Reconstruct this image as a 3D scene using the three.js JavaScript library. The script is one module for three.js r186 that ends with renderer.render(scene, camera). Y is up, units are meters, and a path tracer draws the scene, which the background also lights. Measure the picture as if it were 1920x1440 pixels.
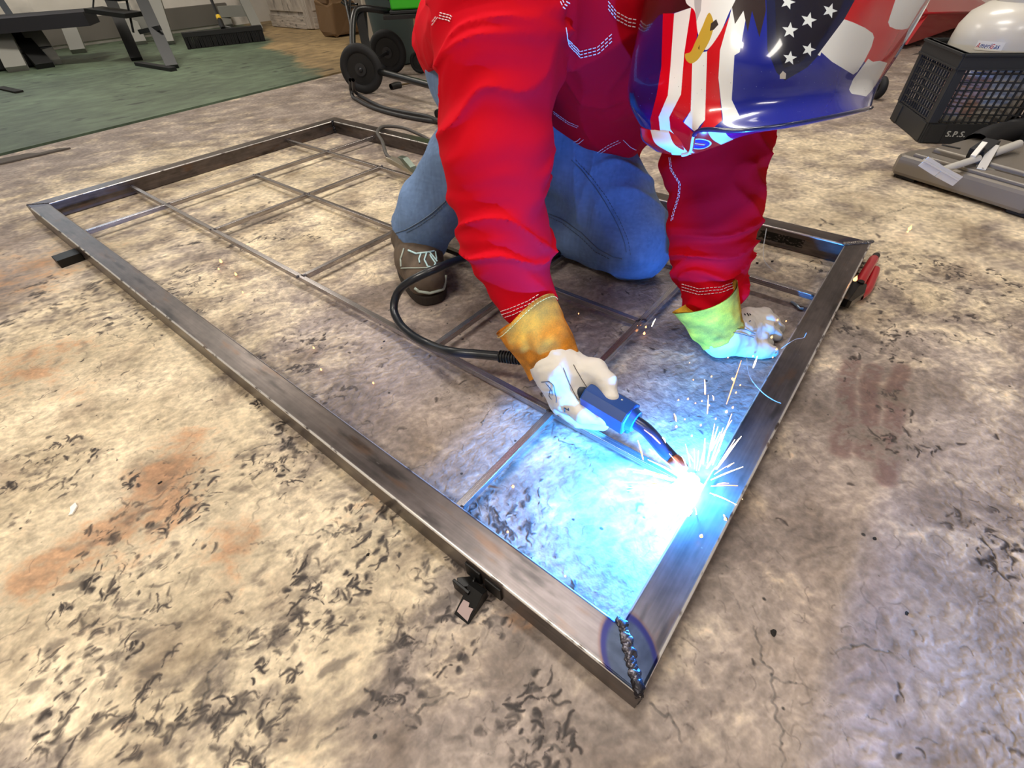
import * as THREE from 'three';
import { mergeGeometries, mergeVertices } from 'three/addons/utils/BufferGeometryUtils.js';
import { RoundedBoxGeometry } from 'three/addons/geometries/RoundedBoxGeometry.js';
import { RectAreaLightUniformsLib } from 'three/addons/lights/RectAreaLightUniformsLib.js';
import { FontLoader } from 'three/addons/loaders/FontLoader.js';
import { TextGeometry } from 'three/addons/geometries/TextGeometry.js';

// ---------------------------------------------------------------- camera, sky, lamps, exposure
const V = (x, y, z) => new THREE.Vector3(x, y, z);
const scene = new THREE.Scene();
scene.background = new THREE.Color(0.75, 0.87, 1.0);
scene.backgroundIntensity = 2.2;
const camera = new THREE.PerspectiveCamera(79.343, 4 / 3, 0.01, 60);
const EYE = V(-0.16544, 0.6158, -0.01196), FWD = V(0.550093, -0.68969, -0.470877), UPV = V(0.554861, 0.723253, -0.411138);
camera.position.copy(EYE); camera.up.copy(UPV); camera.lookAt(EYE.clone().add(FWD)); camera.updateMatrixWorld();
scene.add(camera);
const renderer = new THREE.WebGLRenderer({ antialias: true });
renderer.toneMapping = THREE.LinearToneMapping;
renderer.toneMappingExposure = 1.0;
renderer.shadowMap.enabled = true;
RectAreaLightUniformsLib.init();
const H_CEIL = 2.9;
// ceiling fluorescent fixtures: [x, z, along, length, width, [r,g,b], nits]
const LAMPS = [
  [0.75, -0.75, 'z', 1.25, 0.30, [1.0, 0.95, 0.87], 32],
  [-1.45, -0.9, 'z', 1.25, 0.30, [1.0, 0.91, 0.77], 44],
  [-0.6, 1.5, 'x', 1.25, 0.30, [1.0, 0.93, 0.84], 13],
  [2.9, -0.9, 'z', 1.25, 0.30, [1.0, 0.92, 0.80], 32],
  [1.4, -5.0, 'x', 1.25, 0.30, [1.0, 0.92, 0.80], 45],
];
const ARC_AT = V(0.262, 0.062, -0.066);          // the welding arc, at the joint of bar and tube
const ARC_POWER = 3.3, ARC_TINT = [0.022, 0.29, 1.0];

// ---------------------------------------------------------------- helpers
let seed = 7;
const rnd = () => { seed |= 0; seed = seed + 0x6D2B79F5 | 0; let t = Math.imul(seed ^ seed >>> 15, 1 | seed); t = t + Math.imul(t ^ t >>> 7, 61 | t) ^ t; return ((t ^ t >>> 14) >>> 0) / 4294967296; };
const rr = (a, b) => a + (b - a) * rnd();
const clamp = (x, a = 0, b = 1) => x < a ? a : x > b ? b : x;
const sstep = (a, b, x) => { const t = clamp((x - a) / (b - a)); return t * t * (3 - 2 * t); };
const mix = (a, b, t) => a + (b - a) * t;
// photo pixel -> place in the room: onto the level y (P) or at a depth along the view axis (Q)
const FOC = 868.1257, RGT = V(0.624121, -0.035107, 0.780539);
const ray = (px, py) => RGT.clone().multiplyScalar((px - 960) / FOC).addScaledVector(UPV, -(py - 720) / FOC).add(FWD);
const P = (px, py, y = 0) => { const r = ray(px, py); return EYE.clone().addScaledVector(r, (y - EYE.y) / r.y); };
const Q = (px, py, d) => EYE.clone().addScaledVector(ray(px, py), d);
// noise
const PERM = new Uint8Array(512); { const a = [...Array(256).keys()]; for (let i = 255; i > 0; i--) { const j = Math.floor(rnd() * (i + 1)); [a[i], a[j]] = [a[j], a[i]]; } for (let i = 0; i < 512; i++) PERM[i] = a[i & 255]; }
const GX = new Float32Array(256), GY = new Float32Array(256); for (let i = 0; i < 256; i++) { const t = i / 256 * Math.PI * 2; GX[i] = Math.cos(t); GY[i] = Math.sin(t); }
function n2(x, y) {
  const xi = Math.floor(x), yi = Math.floor(y), fx = x - xi, fy = y - yi, u = fx * fx * fx * (fx * (fx * 6 - 15) + 10), v = fy * fy * fy * (fy * (fy * 6 - 15) + 10), X = xi & 255, Y = yi & 255;
  const a = PERM[PERM[X] + Y], b = PERM[PERM[X + 1 & 255] + Y], c = PERM[PERM[X] + (Y + 1 & 255)], d = PERM[PERM[X + 1 & 255] + (Y + 1 & 255)];
  const p = GX[a] * fx + GY[a] * fy, q = GX[b] * (fx - 1) + GY[b] * fy, r = GX[c] * fx + GY[c] * (fy - 1), s = GX[d] * (fx - 1) + GY[d] * (fy - 1);
  return 1.42 * mix(mix(p, q, u), mix(r, s, u), v);
}
const h3 = (x, y, z) => PERM[PERM[PERM[x & 255] + (y & 255)] + (z & 255)] / 127.5 - 1;
function n3(x, y, z) {
  const xi = Math.floor(x), yi = Math.floor(y), zi = Math.floor(z); let a = x - xi, b = y - yi, c = z - zi; a = a * a * (3 - 2 * a); b = b * b * (3 - 2 * b); c = c * c * (3 - 2 * c);
  return mix(mix(mix(h3(xi, yi, zi), h3(xi + 1, yi, zi), a), mix(h3(xi, yi + 1, zi), h3(xi + 1, yi + 1, zi), a), b), mix(mix(h3(xi, yi, zi + 1), h3(xi + 1, yi, zi + 1), a), mix(h3(xi, yi + 1, zi + 1), h3(xi + 1, yi + 1, zi + 1), a), b), c);
}
const fbm = (x, y, o = 4) => { let s = 0, a = 0.5; for (let i = 0; i < o; i++) { s += a * n2(x, y); x = x * 2.03 + 17.3; y = y * 2.03 - 9.1; a *= 0.5; } return s; };
// textures
function dataTex(w, h, fn, srgb = true) {
  const d = new Uint8Array(w * h * 4), o = [0, 0, 0, 1];
  for (let j = 0; j < h; j++) for (let i = 0; i < w; i++) { fn(i / w, j / h, o, i, j); const k = (j * w + i) * 4; d[k] = clamp(o[0]) * 255; d[k + 1] = clamp(o[1]) * 255; d[k + 2] = clamp(o[2]) * 255; d[k + 3] = clamp(o[3]) * 255; }
  const t = new THREE.DataTexture(d, w, h); t.magFilter = THREE.LinearFilter; t.minFilter = THREE.LinearFilter; t.wrapS = t.wrapT = THREE.RepeatWrapping; if (srgb) t.colorSpace = THREE.SRGBColorSpace; t.needsUpdate = true; return t;
}
// materials
const mat = (color, roughness = 0.6, metalness = 0, extra = {}) => new THREE.MeshStandardMaterial({ color, roughness, metalness, ...extra });
const phys = (color, roughness, metalness, extra) => new THREE.MeshPhysicalMaterial({ color, roughness, metalness, ...extra });
// objects
const taken = {};
const numbered = n => { const k = taken[n] = (taken[n] ?? -1) + 1; return k ? `${n}_${String(k).padStart(3, '0')}` : n; };
const shade = o => { o.traverse(m => { if (m.isMesh) { m.castShadow = true; m.receiveShadow = true; } }); return o; };
function part(name, g, m, parent) { const o = new THREE.Mesh(g, m); o.name = name; o.castShadow = o.receiveShadow = true; parent.add(o); return o; }
function tag(o, label, category, group) { o.userData.label = label; o.userData.category = category; if (group) o.userData.group = group; return o; }
function thing(name, label, category, pos = V(0, 0, 0), turn = 0, group) { const o = new THREE.Group(); o.name = numbered(name); o.position.copy(pos); o.rotation.y = turn; scene.add(o); return tag(o, label, category, group); }
function single(name, g, m, label, category, group) { const o = new THREE.Mesh(g, m); o.name = numbered(name); o.castShadow = o.receiveShadow = true; scene.add(o); return tag(o, label, category, group); }
function struct(name, g, m, parent = scene) { const o = new THREE.Mesh(g, m); o.name = name; o.castShadow = o.receiveShadow = true; parent.add(o); if (parent === scene) o.userData.kind = 'structure'; return o; }
// geometry
const M4 = () => new THREE.Matrix4();
const at = (g, x, y, z) => g.translate(x, y, z);
const box = (w, h, d, x = 0, y = 0, z = 0, r = 0) => (r ? new RoundedBoxGeometry(w, h, d, 2, r) : new THREE.BoxGeometry(w, h, d)).translate(x, y, z);
const flat = g => { g = g.index ? g.toNonIndexed() : g; for (const k of Object.keys(g.attributes)) if (!['position', 'normal', 'uv'].includes(k)) g.deleteAttribute(k); if (!g.attributes.normal) g.computeVertexNormals(); if (!g.attributes.uv) g.setAttribute('uv', new THREE.BufferAttribute(new Float32Array(g.attributes.position.count * 2), 2)); return g; };
const merge = list => mergeGeometries(list.map(flat));
const curve = pts => new THREE.CatmullRomCurve3(pts, false, 'centripetal');
const tube = (pts, r, seg = 40, rs = 10) => new THREE.TubeGeometry(curve(pts), seg, r, rs, false);
const line = (a, b) => new THREE.LineCurve3(a, b);
const rod = (a, b, r, rs = 12) => { const d = b.clone().sub(a), g = new THREE.CylinderGeometry(r, r, d.length(), rs); g.applyQuaternion(new THREE.Quaternion().setFromUnitVectors(V(0, 1, 0), d.clone().normalize())); return g.translate((a.x + b.x) / 2, (a.y + b.y) / 2, (a.z + b.z) / 2); };
// a bar of rectangular section from a to b; `up` gives the direction of its height
function bar(a, b, w, h, up = V(0, 1, 0), r = 0.001) {
  const d = b.clone().sub(a), L = d.length(), z = d.normalize(), x = up.clone().cross(z).normalize(), y = z.clone().cross(x);
  const g = r ? new RoundedBoxGeometry(w, h, L, 1, r) : new THREE.BoxGeometry(w, h, L);
  return g.applyMatrix4(M4().makeBasis(x, y, z).setPosition(a.clone().add(b).multiplyScalar(0.5)));
}
const lathe = (pts, seg = 32) => new THREE.LatheGeometry(pts.map(p => new THREE.Vector2(...p)), seg);
const extrude = (pts, depth, bevel = 0) => { const s = new THREE.Shape(pts.map(p => new THREE.Vector2(...p))); return new THREE.ExtrudeGeometry(s, { depth, bevelEnabled: bevel > 0, bevelThickness: bevel, bevelSize: bevel, bevelSegments: 2, steps: 1 }); };
const basis = (o, x, y, z) => M4().makeBasis(x, y, z).setPosition(o);
// signed distance fields and their meshes
const rc = (a, b, ra, rb) => { const bx = b.x - a.x, by = b.y - a.y, bz = b.z - a.z, l = bx * bx + by * by + bz * bz; return (x, y, z) => { const px = x - a.x, py = y - a.y, pz = z - a.z, t = clamp((px * bx + py * by + pz * bz) / l), dx = px - bx * t, dy = py - by * t, dz = pz - bz * t; return Math.sqrt(dx * dx + dy * dy + dz * dz) - (ra + (rb - ra) * t); }; };
const smin = (a, b, k) => { const h = Math.max(k - Math.abs(a - b), 0) / k; return Math.min(a, b) - h * h * k * 0.25; };
const union = (list, k) => (x, y, z) => { let d = list[0](x, y, z); for (let i = 1; i < list.length; i++) d = smin(d, list[i](x, y, z), k); return d; };
function meshSDF(sdf, lo, hi, c, slack = 0.02) {
  const N = [0, 1, 2].map(i => Math.ceil((hi[i] - lo[i]) / c / 4) * 4 + 1), [nx, ny, nz] = N, F = new Float32Array(nx * ny * nz).fill(9);
  const I = (i, j, k) => i + nx * (j + ny * k), done = new Uint8Array(nx * ny * nz), R = c * 4 * 0.87 + slack;
  for (let k = 0; k < nz - 1; k += 4) for (let j = 0; j < ny - 1; j += 4) for (let i = 0; i < nx - 1; i += 4) {
    const d = sdf(lo[0] + (i + 2) * c, lo[1] + (j + 2) * c, lo[2] + (k + 2) * c), near = Math.abs(d) < R;
    for (let e = 0; e <= 4; e++) for (let f = 0; f <= 4; f++) for (let g = 0; g <= 4; g++) { const q = I(i + g, j + f, k + e); if (done[q]) continue; if (near) { F[q] = sdf(lo[0] + (i + g) * c, lo[1] + (j + f) * c, lo[2] + (k + e) * c); done[q] = 1; } else F[q] = d; }
  }
  const id = new Int32Array(nx * ny * nz).fill(-1), pos = [], idx = [];
  for (let k = 0; k < nz - 1; k++) for (let j = 0; j < ny - 1; j++) for (let i = 0; i < nx - 1; i++) {
    const q = I(i, j, k), v = [F[q], F[q + 1], F[q + nx], F[q + nx + 1], F[q + nx * ny], F[q + nx * ny + 1], F[q + nx * ny + nx], F[q + nx * ny + nx + 1]]; let m = 0; for (let e = 0; e < 8; e++) if (v[e] < 0) m |= 1 << e; if (m === 0 || m === 255) continue;
    let sx = 0, sy = 0, sz = 0, n = 0; const edge = (a, b) => { if ((v[a] < 0) !== (v[b] < 0)) { const t = v[a] / (v[a] - v[b]); sx += mix(a & 1, b & 1, t); sy += mix(a >> 1 & 1, b >> 1 & 1, t); sz += mix(a >> 2, b >> 2, t); n++; } };
    for (const [a, b] of [[0, 1], [2, 3], [4, 5], [6, 7], [0, 2], [1, 3], [4, 6], [5, 7], [0, 4], [1, 5], [2, 6], [3, 7]]) edge(a, b);
    id[q] = pos.length / 3; pos.push(lo[0] + (i + sx / n) * c, lo[1] + (j + sy / n) * c, lo[2] + (k + sz / n) * c);
  }
  const quad = (a, b, d, e, flip) => { if (a < 0 || b < 0 || d < 0 || e < 0) return; flip ? idx.push(a, b, d, a, d, e) : idx.push(a, d, b, a, e, d); };
  for (let k = 1; k < nz - 1; k++) for (let j = 1; j < ny - 1; j++) for (let i = 1; i < nx - 1; i++) {
    const q = I(i, j, k), s = F[q] < 0;
    if (s !== F[q + 1] < 0) quad(id[q], id[q - nx], id[q - nx - nx * ny], id[q - nx * ny], !s);
    if (s !== F[q + nx] < 0) quad(id[q], id[q - nx * ny], id[q - 1 - nx * ny], id[q - 1], !s);
    if (s !== F[q + nx * ny] < 0) quad(id[q], id[q - 1], id[q - 1 - nx], id[q - nx], !s);
  }
  const g = new THREE.BufferGeometry(); g.setAttribute('position', new THREE.BufferAttribute(new Float32Array(pos), 3)); g.setIndex(idx); g.computeVertexNormals();
  g.setAttribute('uv', new THREE.BufferAttribute(new Float32Array(pos.length / 3 * 2).map((_, i) => pos[(i >> 1) * 3 + (i & 1)]), 2));
  return g;
}
function colored(g, fn) { const p = g.attributes.position, n = g.attributes.normal, c = new Float32Array(p.count * 3), o = [0, 0, 0]; for (let i = 0; i < p.count; i++) { fn(p.getX(i), p.getY(i), p.getZ(i), o, n.getX(i), n.getY(i), n.getZ(i)); c.set(o, i * 3); } g.setAttribute('color', new THREE.BufferAttribute(c, 3)); return g; }
// where a surface lies behind a photo pixel: the seam lines of clothes are laid on the cloth this way
function hit(sdf, px, py, near = 0.3, lift = 0.0012) {
  const r = ray(px, py).normalize(), p = V(0, 0, 0); let t = near;
  for (let i = 0; i < 200 && t < 3; i++) { p.copy(EYE).addScaledVector(r, t); const d = sdf(p.x, p.y, p.z); if (d < 0.0004) { const e = 0.002, n = V(sdf(p.x + e, p.y, p.z) - d, sdf(p.x, p.y + e, p.z) - d, sdf(p.x, p.y, p.z + e) - d).normalize(); return p.addScaledVector(n, lift); } t += Math.max(d * 0.6, 0.0006); }
  return null;
}
function laid(sdf, pxs, near) { const out = []; for (let i = 0; i < pxs.length - 1; i++) { const [a, b] = pxs[i], [c, d] = pxs[i + 1], n = Math.max(2, Math.ceil(Math.hypot(c - a, d - b) / 5)); for (let k = 0; k < n; k++) { const h = hit(sdf, mix(a, c, k / n), mix(b, d, k / n), near); if (h && (!out.length || h.distanceTo(out[out.length - 1]) < 0.06)) out.push(h); } } return out; }
function dashes(pts, r, len, gap) { const list = []; if (pts.length < 2) return list; const c = curve(pts), L = c.getLength(), n = Math.floor(L / (len + gap)); for (let i = 0; i < n; i++) { const a = c.getPointAt((i * (len + gap)) / L), b = c.getPointAt(Math.min(1, (i * (len + gap) + len) / L)); if (a.distanceTo(b) > 1e-4) list.push(rod(a, b, r, 5)); } return list; }
// ---------------------------------------------------------------- floor
// the slab's own look, from its place (metres): trowelled, scuffed and stained concrete
const CRACKS = [];
{
  const px = [
    [[1100, 848], [1112, 880], [1150, 935], [1200, 985], [1245, 1010]], [[1040, 820], [1102, 850]],
    [[975, 728], [1012, 718], [1040, 690]], [[950, 742], [918, 772], [900, 800]], [[950, 742], [962, 770], [966, 800]], [[1125, 645], [1150, 630], [1172, 610]], [[1125, 645], [1108, 672]],
    [[1220, 1322], [1240, 1335], [1262, 1350], [1276, 1380]], [[1362, 1060], [1390, 1072], [1425, 1100], [1455, 1112], [1485, 1145], [1520, 1165]], [[1560, 1222], [1625, 1212], [1680, 1228], [1740, 1262], [1775, 1312], [1830, 1345], [1895, 1378], [1905, 1440]],
    [[1600, 1420], [1560, 1320], [1555, 1310], [1600, 1335], [1655, 1352]], [[1412, 1175], [1440, 1260], [1455, 1330], [1470, 1440]], [[1455, 1275], [1520, 1292], [1555, 1325]], [[1605, 432], [1630, 415], [1660, 402], [1700, 388]],
    [[330, 900], [520, 830], [600, 850], [640, 835]], [[470, 1020], [640, 1000], [700, 1040]], [[100, 1180], [260, 1160], [330, 1190]], [[380, 1330], [400, 1260], [450, 1200]], [[600, 1400], [680, 1330], [760, 1340], [850, 1300]],
    [[900, 1420], [960, 1390], [1060, 1400]], [[60, 640], [180, 620], [260, 650]], [[420, 700], [520, 720], [590, 700]], [[700, 850], [760, 880], [800, 870]], [[1750, 620], [1800, 640], [1900, 610]],
  ];
  for (const l of px) { const w = l.map(([x, y]) => P(x, y)), c = curve(w), n = Math.ceil(c.getLength() / 0.0012); const out = []; for (let i = 0; i <= n; i++) { const p = c.getPointAt(i / n); out.push([p.x + 0.006 * n2(p.x * 60, p.z * 60) + 0.003 * n2(p.x * 170, p.z * 170 + 9), p.z + 0.006 * n2(p.x * 60 + 40, p.z * 60) + 0.003 * n2(p.x * 170 + 70, p.z * 170)]); } CRACKS.push(out); }
}
const BLOB = (p, r, s = 1) => [p.x, p.z, r, s];
const CREAM = [BLOB(P(120, 900), 0.30), BLOB(P(250, 640), 0.45), BLOB(P(60, 1150), 0.2), BLOB(P(380, 330), 0.6), BLOB(P(700, 1010), 0.12), BLOB(P(330, 1000), 0.16), BLOB(P(660, 380), 0.35, 0.8), BLOB(P(1560, 330), 0.7, 0.8), BLOB(P(1700, 480), 0.4, 0.6), BLOB(P(500, 1300), 0.15, .7)];
const RUST = [BLOB(P(180, 1010), 0.09), BLOB(P(340, 940), 0.08), BLOB(P(330, 850), 0.07), BLOB(P(30, 520), 0.22), BLOB(P(60, 700), 0.12), BLOB(P(20, 1110), 0.05), BLOB(P(980, 1160), 0.04), BLOB(P(460, 1010), 0.05), BLOB(P(700, 960), .05)];
const SMUT = [BLOB(P(190, 1120), 0.09), BLOB(P(170, 1230), 0.06), BLOB(P(500, 1240), 0.09), BLOB(P(590, 1100), 0.10), BLOB(P(320, 950), 0.09), BLOB(P(90, 880), 0.08), BLOB(P(690, 970), 0.07), BLOB(P(400, 1420), 0.09), BLOB(P(300, 1350), 0.07), BLOB(P(860, 1140), 0.08), BLOB(P(60, 1380), 0.06), BLOB(P(520, 860), 0.07), BLOB(P(330, 560), 0.2), BLOB(P(760, 1230), 0.07), BLOB(P(1000, 1380), .05), BLOB(P(620, 720), 0.12, .6), BLOB(P(960, 990), 0.07, .7), BLOB(P(130, 560), 0.18), BLOB(P(1650, 640), 0.12, .8), BLOB(P(1780, 540), 0.2, .8), BLOB(P(1700, 800), 0.1, .5), BLOB(P(450, 420), 0.25, .7), BLOB(P(1870, 1050), 0.06), BLOB(P(560, 640), 0.12, 0.7), BLOB(P(1600, 480), .2, .6), BLOB(P(930, 960), .06, .8)];
const MAROON = [[[1598, 672], [1578, 845]], [[1640, 690], [1618, 850]], [[1690, 690], [1655, 900]]].map(l => l.map(([x, y]) => P(x, y)));
const blobs = (list, x, z) => { let s = 0; for (const [bx, bz, r, k] of list) { const d = ((x - bx) ** 2 + (z - bz) ** 2) / (r * r); if (d < 6) s += k * Math.exp(-d); } return s; };
const segd = (x, z, a, b) => { const ux = b.x - a.x, uz = b.z - a.z, t = clamp(((x - a.x) * ux + (z - a.z) * uz) / (ux * ux + uz * uz)); return Math.hypot(x - a.x - ux * t, z - a.z - uz * t); };
const ca = Math.cos(0.55), sa = Math.sin(0.55);
const ridge = (x, y, o) => { let s = 0, a = 0.5; for (let i = 0; i < o; i++) { const r = 1 - Math.abs(n2(x, y)); s += a * r * r; x = x * 2.1 + 11.7; y = y * 2.1 - 4.3; a *= 0.5; } return s; };   // 0..1
function concrete(x, z, fine, o) {
  const wx = 0.012 * n2(x * 9 + 5, z * 9) + 0.004 * n2(x * 40 + 3, z * 40), wz = 0.012 * n2(x * 9, z * 9 + 8) + 0.004 * n2(x * 40, z * 40 + 21);
  const X = x + wx, Z = z + wz, A = ca * X + sa * Z, B = -sa * X + ca * Z;           // A runs with the trowel marks
  const low = fbm(X * 2.2, Z * 2.2, 4), mid = fbm(A * 10, B * 15, 6), tr = fbm(A * 60 + 7, B * 85, 4);
  const grain = fine ? n2(x * 420, z * 420) * 0.6 + n2(x * 190, z * 190) : n2(x * 120, z * 120);
  const cream = sstep(0.0, 0.85, blobs(CREAM, x, z) * 0.75 + low * 0.55 + mid * 0.75 + tr * 0.25);
  const rust = sstep(0.45, 1.25, blobs(RUST, x, z) * 0.85 + mid * 1.0 + tr * 0.6 + low * 0.2);
  let r = mix(0.575, 0.80, cream), g = mix(0.52, 0.735, cream), b = mix(0.485, 0.625, cream);
  const st = sstep(0.02, 0.55, fbm(X * 7.5 + 61, Z * 7.5 + 14, 6)) * 0.5; r = mix(r, 0.44, st); g = mix(g, 0.375, st); b = mix(b, 0.315, st);
  const pat = fbm(X * 6 + 31, Z * 6, 6); r += pat * 0.20; g += pat * 0.195; b += pat * 0.185;
  r = mix(r, 0.58, rust * 0.66); g = mix(g, 0.41, rust * 0.66); b = mix(b, 0.29, rust * 0.66);
  const t = 1 + mid * 0.20 + tr * 0.30 + grain * 0.06; r *= t; g *= t; b *= t;
  const rg = ridge(X * 26 + 3, Z * 26, 4), cre = sstep(0.74, 0.92, rg) * sstep(-0.15, 0.35, fbm(X * 6 - 20, Z * 6, 3));             // crumpled creases
  r *= 1 - 0.26 * cre; g *= 1 - 0.27 * cre; b *= 1 - 0.26 * cre;
  const sm = blobs(SMUT, x, z), s1 = fbm(A * 26 + 90, B * 40, 5);
  const sd = sstep(0.16, 0.42, s1 * 0.8 + Math.min(sm, 1) * 0.12 + low * 0.06) * clamp(0.10 + 0.40 * sm, 0, 0.5);
  r = mix(r, 0.24, sd); g = mix(g, 0.21, sd); b = mix(b, 0.20, sd);
  let mar = 0; for (const [p, q] of MAROON) mar = Math.max(mar, sstep(0.022, 0.008, segd(X * 0.6 + x * 0.4, Z * 0.6 + z * 0.4, p, q)));
  mar *= sstep(-0.35, 0.15, mid + tr * 0.8); r = mix(r, 0.32, mar * 0.5); g = mix(g, 0.20, mar * 0.5); b = mix(b, 0.20, mar * 0.5);
  const sp = n2(x * 75 + 7, z * 75 + 3); if (sp > 0.80) { const k = sstep(0.80, 0.9, sp) * 0.7; r *= 1 - k; g *= 1 - k; b *= 1 - k; }
  o[0] = r; o[1] = g; o[2] = b; o[3] = 0.55 + mid * 0.30 + tr * 0.22 - cre * 0.2 + grain * 0.05 - sd * 0.08;   // height
}
// scuffs, trowel creases and oily brush-like marks: short curved strokes laid into the slab: [x, z, angle, bend, length, width, darkness]
const STROKES = [];
{ const q0 = P(400, 1400), q1 = P(500, 1290), base = Math.atan2(q1.z - q0.z, q1.x - q0.x), dirAt = (x, z) => base + 0.9 * n2(x * 2.3 + 9, z * 2.3) + 0.6 * n2(x * 9, z * 9 + 4), gs = () => (rnd() + rnd() + rnd() - 1.5) / 0.75;
  const add = (x, z, l, w, d, sp = 0.5) => STROKES.push([x, z, dirAt(x, z) + rr(-sp, sp), rr(-14, 14), l, w, d]);
  for (let i = 0; i < 5200; i++) { const x = rr(-0.7, 1.6), z = rr(-1.9, 0.6); if (n2(x * 3 + 80, z * 3) + rr(-0.5, 0.5) > -0.1) add(x, z, rr(0.006, 0.030), rr(0.0003, 0.0008), rr(0.10, 0.36), 1.1); }
  for (let i = 0; i < 2600; i++) add(rr(-2, 4), rr(-3.3, 1.6), rr(0.02, 0.08), rr(0.001, 0.003), rr(0.1, 0.32), 0.8);
  for (const [bx, bz, r, k] of SMUT) { const n = Math.round(k * (10 + 560 * r * r)); for (let i = 0; i < n; i++) { const cx = bx + gs() * r * 0.7, cz = bz + gs() * r * 0.7, cr = rr(0.006, 0.022), d = rr(0.35, 0.95), m = 3 + Math.floor(rnd() * 9); for (let e = 0; e < m; e++) { const f = rnd() < 0.45; add(cx + gs() * cr, cz + gs() * cr, f ? rr(0.012, 0.034) : rr(0.004, 0.014), f ? rr(0.0022, 0.006) : rr(0.003, 0.009), d * rr(0.6, 1), 0.5); } } }
  for (let i = 0; i < 420; i++) add(rr(-0.7, 1.4), rr(-1.5, 0.5), rr(0.005, 0.022), rr(0.003, 0.006), rr(0.35, 0.7), 0.7);
}
function layStrokes(col, hgt, x0, x1, z0, z1, N) {
  const ink = new Float32Array(N * N), big = new Float32Array(N * N), k = N / (x1 - x0);
  for (const [x, z, a0, bend, l, w, d] of STROKES) { if (x < x0 - 0.1 || x > x1 + 0.1 || z < z0 - 0.1 || z > z1 + 0.1) continue; const n = Math.max(3, Math.ceil(l * k / 0.7)); let px = x, pz = z, a = a0; const st = l / n;
    for (let i = 0; i <= n; i++) { const t = i / n, W = Math.max(0.55, w * k * Math.pow(Math.sin(Math.PI * (0.08 + 0.86 * t)), 0.7) * (1 + 0.5 * n2(px * 160, pz * 160))), u = (px - x0) * k, v = (pz - z0) / (z1 - z0) * N, R = Math.ceil(W + 1), sub = Math.min(1, w * k / 0.55);
      for (let j = -R; j <= R; j++) for (let e = -R; e <= R; e++) { const X = Math.floor(u) + e, Y = Math.floor(v) + j; if (X < 0 || Y < 0 || X >= N || Y >= N) continue; const q = Math.hypot(X + 0.5 - u, Y + 0.5 - v) / (W + 0.5); if (q < 1) { const fat = w > 0.002, s = d * sub * (fat ? (1 - q) * (1 - q * 0.3) : 1 - q * q * q), c = Y * N + X, T = fat ? big : ink; if (s > T[c]) T[c] = s; } }
      a += bend * st + 0.25 * n2(px * 90, pz * 90 + 3); px += Math.cos(a) * st; pz += Math.sin(a) * st; } }
  for (let j = 0; j < N; j++) for (let i = 0; i < N; i++) { const c = j * N + i; if (ink[c] < 0.01 && big[c] < 0.01) continue; const x = x0 + i / k, z = z0 + (z1 - z0) * j / N, nz = fbm(x * 55, z * 55, 5), nl = fbm(x * 22 + 5, z * 22, 2), a = clamp(Math.max(ink[c] * (0.8 + 0.8 * nz), sstep(0.16, 0.60, big[c] * 0.95 + nz * 1.15 + nl * 0.35) * clamp(0.22 + big[c] * 1.05) * sstep(0, 0.10, big[c]))), q = c * 4; col[q] = mix(col[q], 46, a); col[q + 1] = mix(col[q + 1], 39, a); col[q + 2] = mix(col[q + 2], 37, a); for (let m = 0; m < 3; m++) hgt[q + m] = Math.max(0, hgt[q + m] - 46 * a); }
}
function paintedFloor(x, z, o) {
  const n = fbm(x * 1.7 + 4, z * 1.7, 4), m = fbm(x * 8, z * 14, 4), gr = n2(x * 110, z * 110);
  const e = x + 0.25 * n + 0.05 * m;
  const green = sstep(1.95, 1.80, e + 0.4 * (z + 3.4)) ;
  let r = mix(0.66, 0.40, green), g = mix(0.56, 0.47, green), b = mix(0.40, 0.38, green);
  const t = 0.86 + n * 0.25 + m * 0.25 + gr * 0.05; r *= t; g *= t; b *= t;
  const k = sstep(0.25, 0.5, fbm(x * 6 + 50, z * 10, 4)) * 0.45; r *= 1 - k; g *= 1 - k; b *= 1 - k;
  o[0] = r; o[1] = g; o[2] = b; o[3] = 0.5 + m * 0.4;
}
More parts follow.
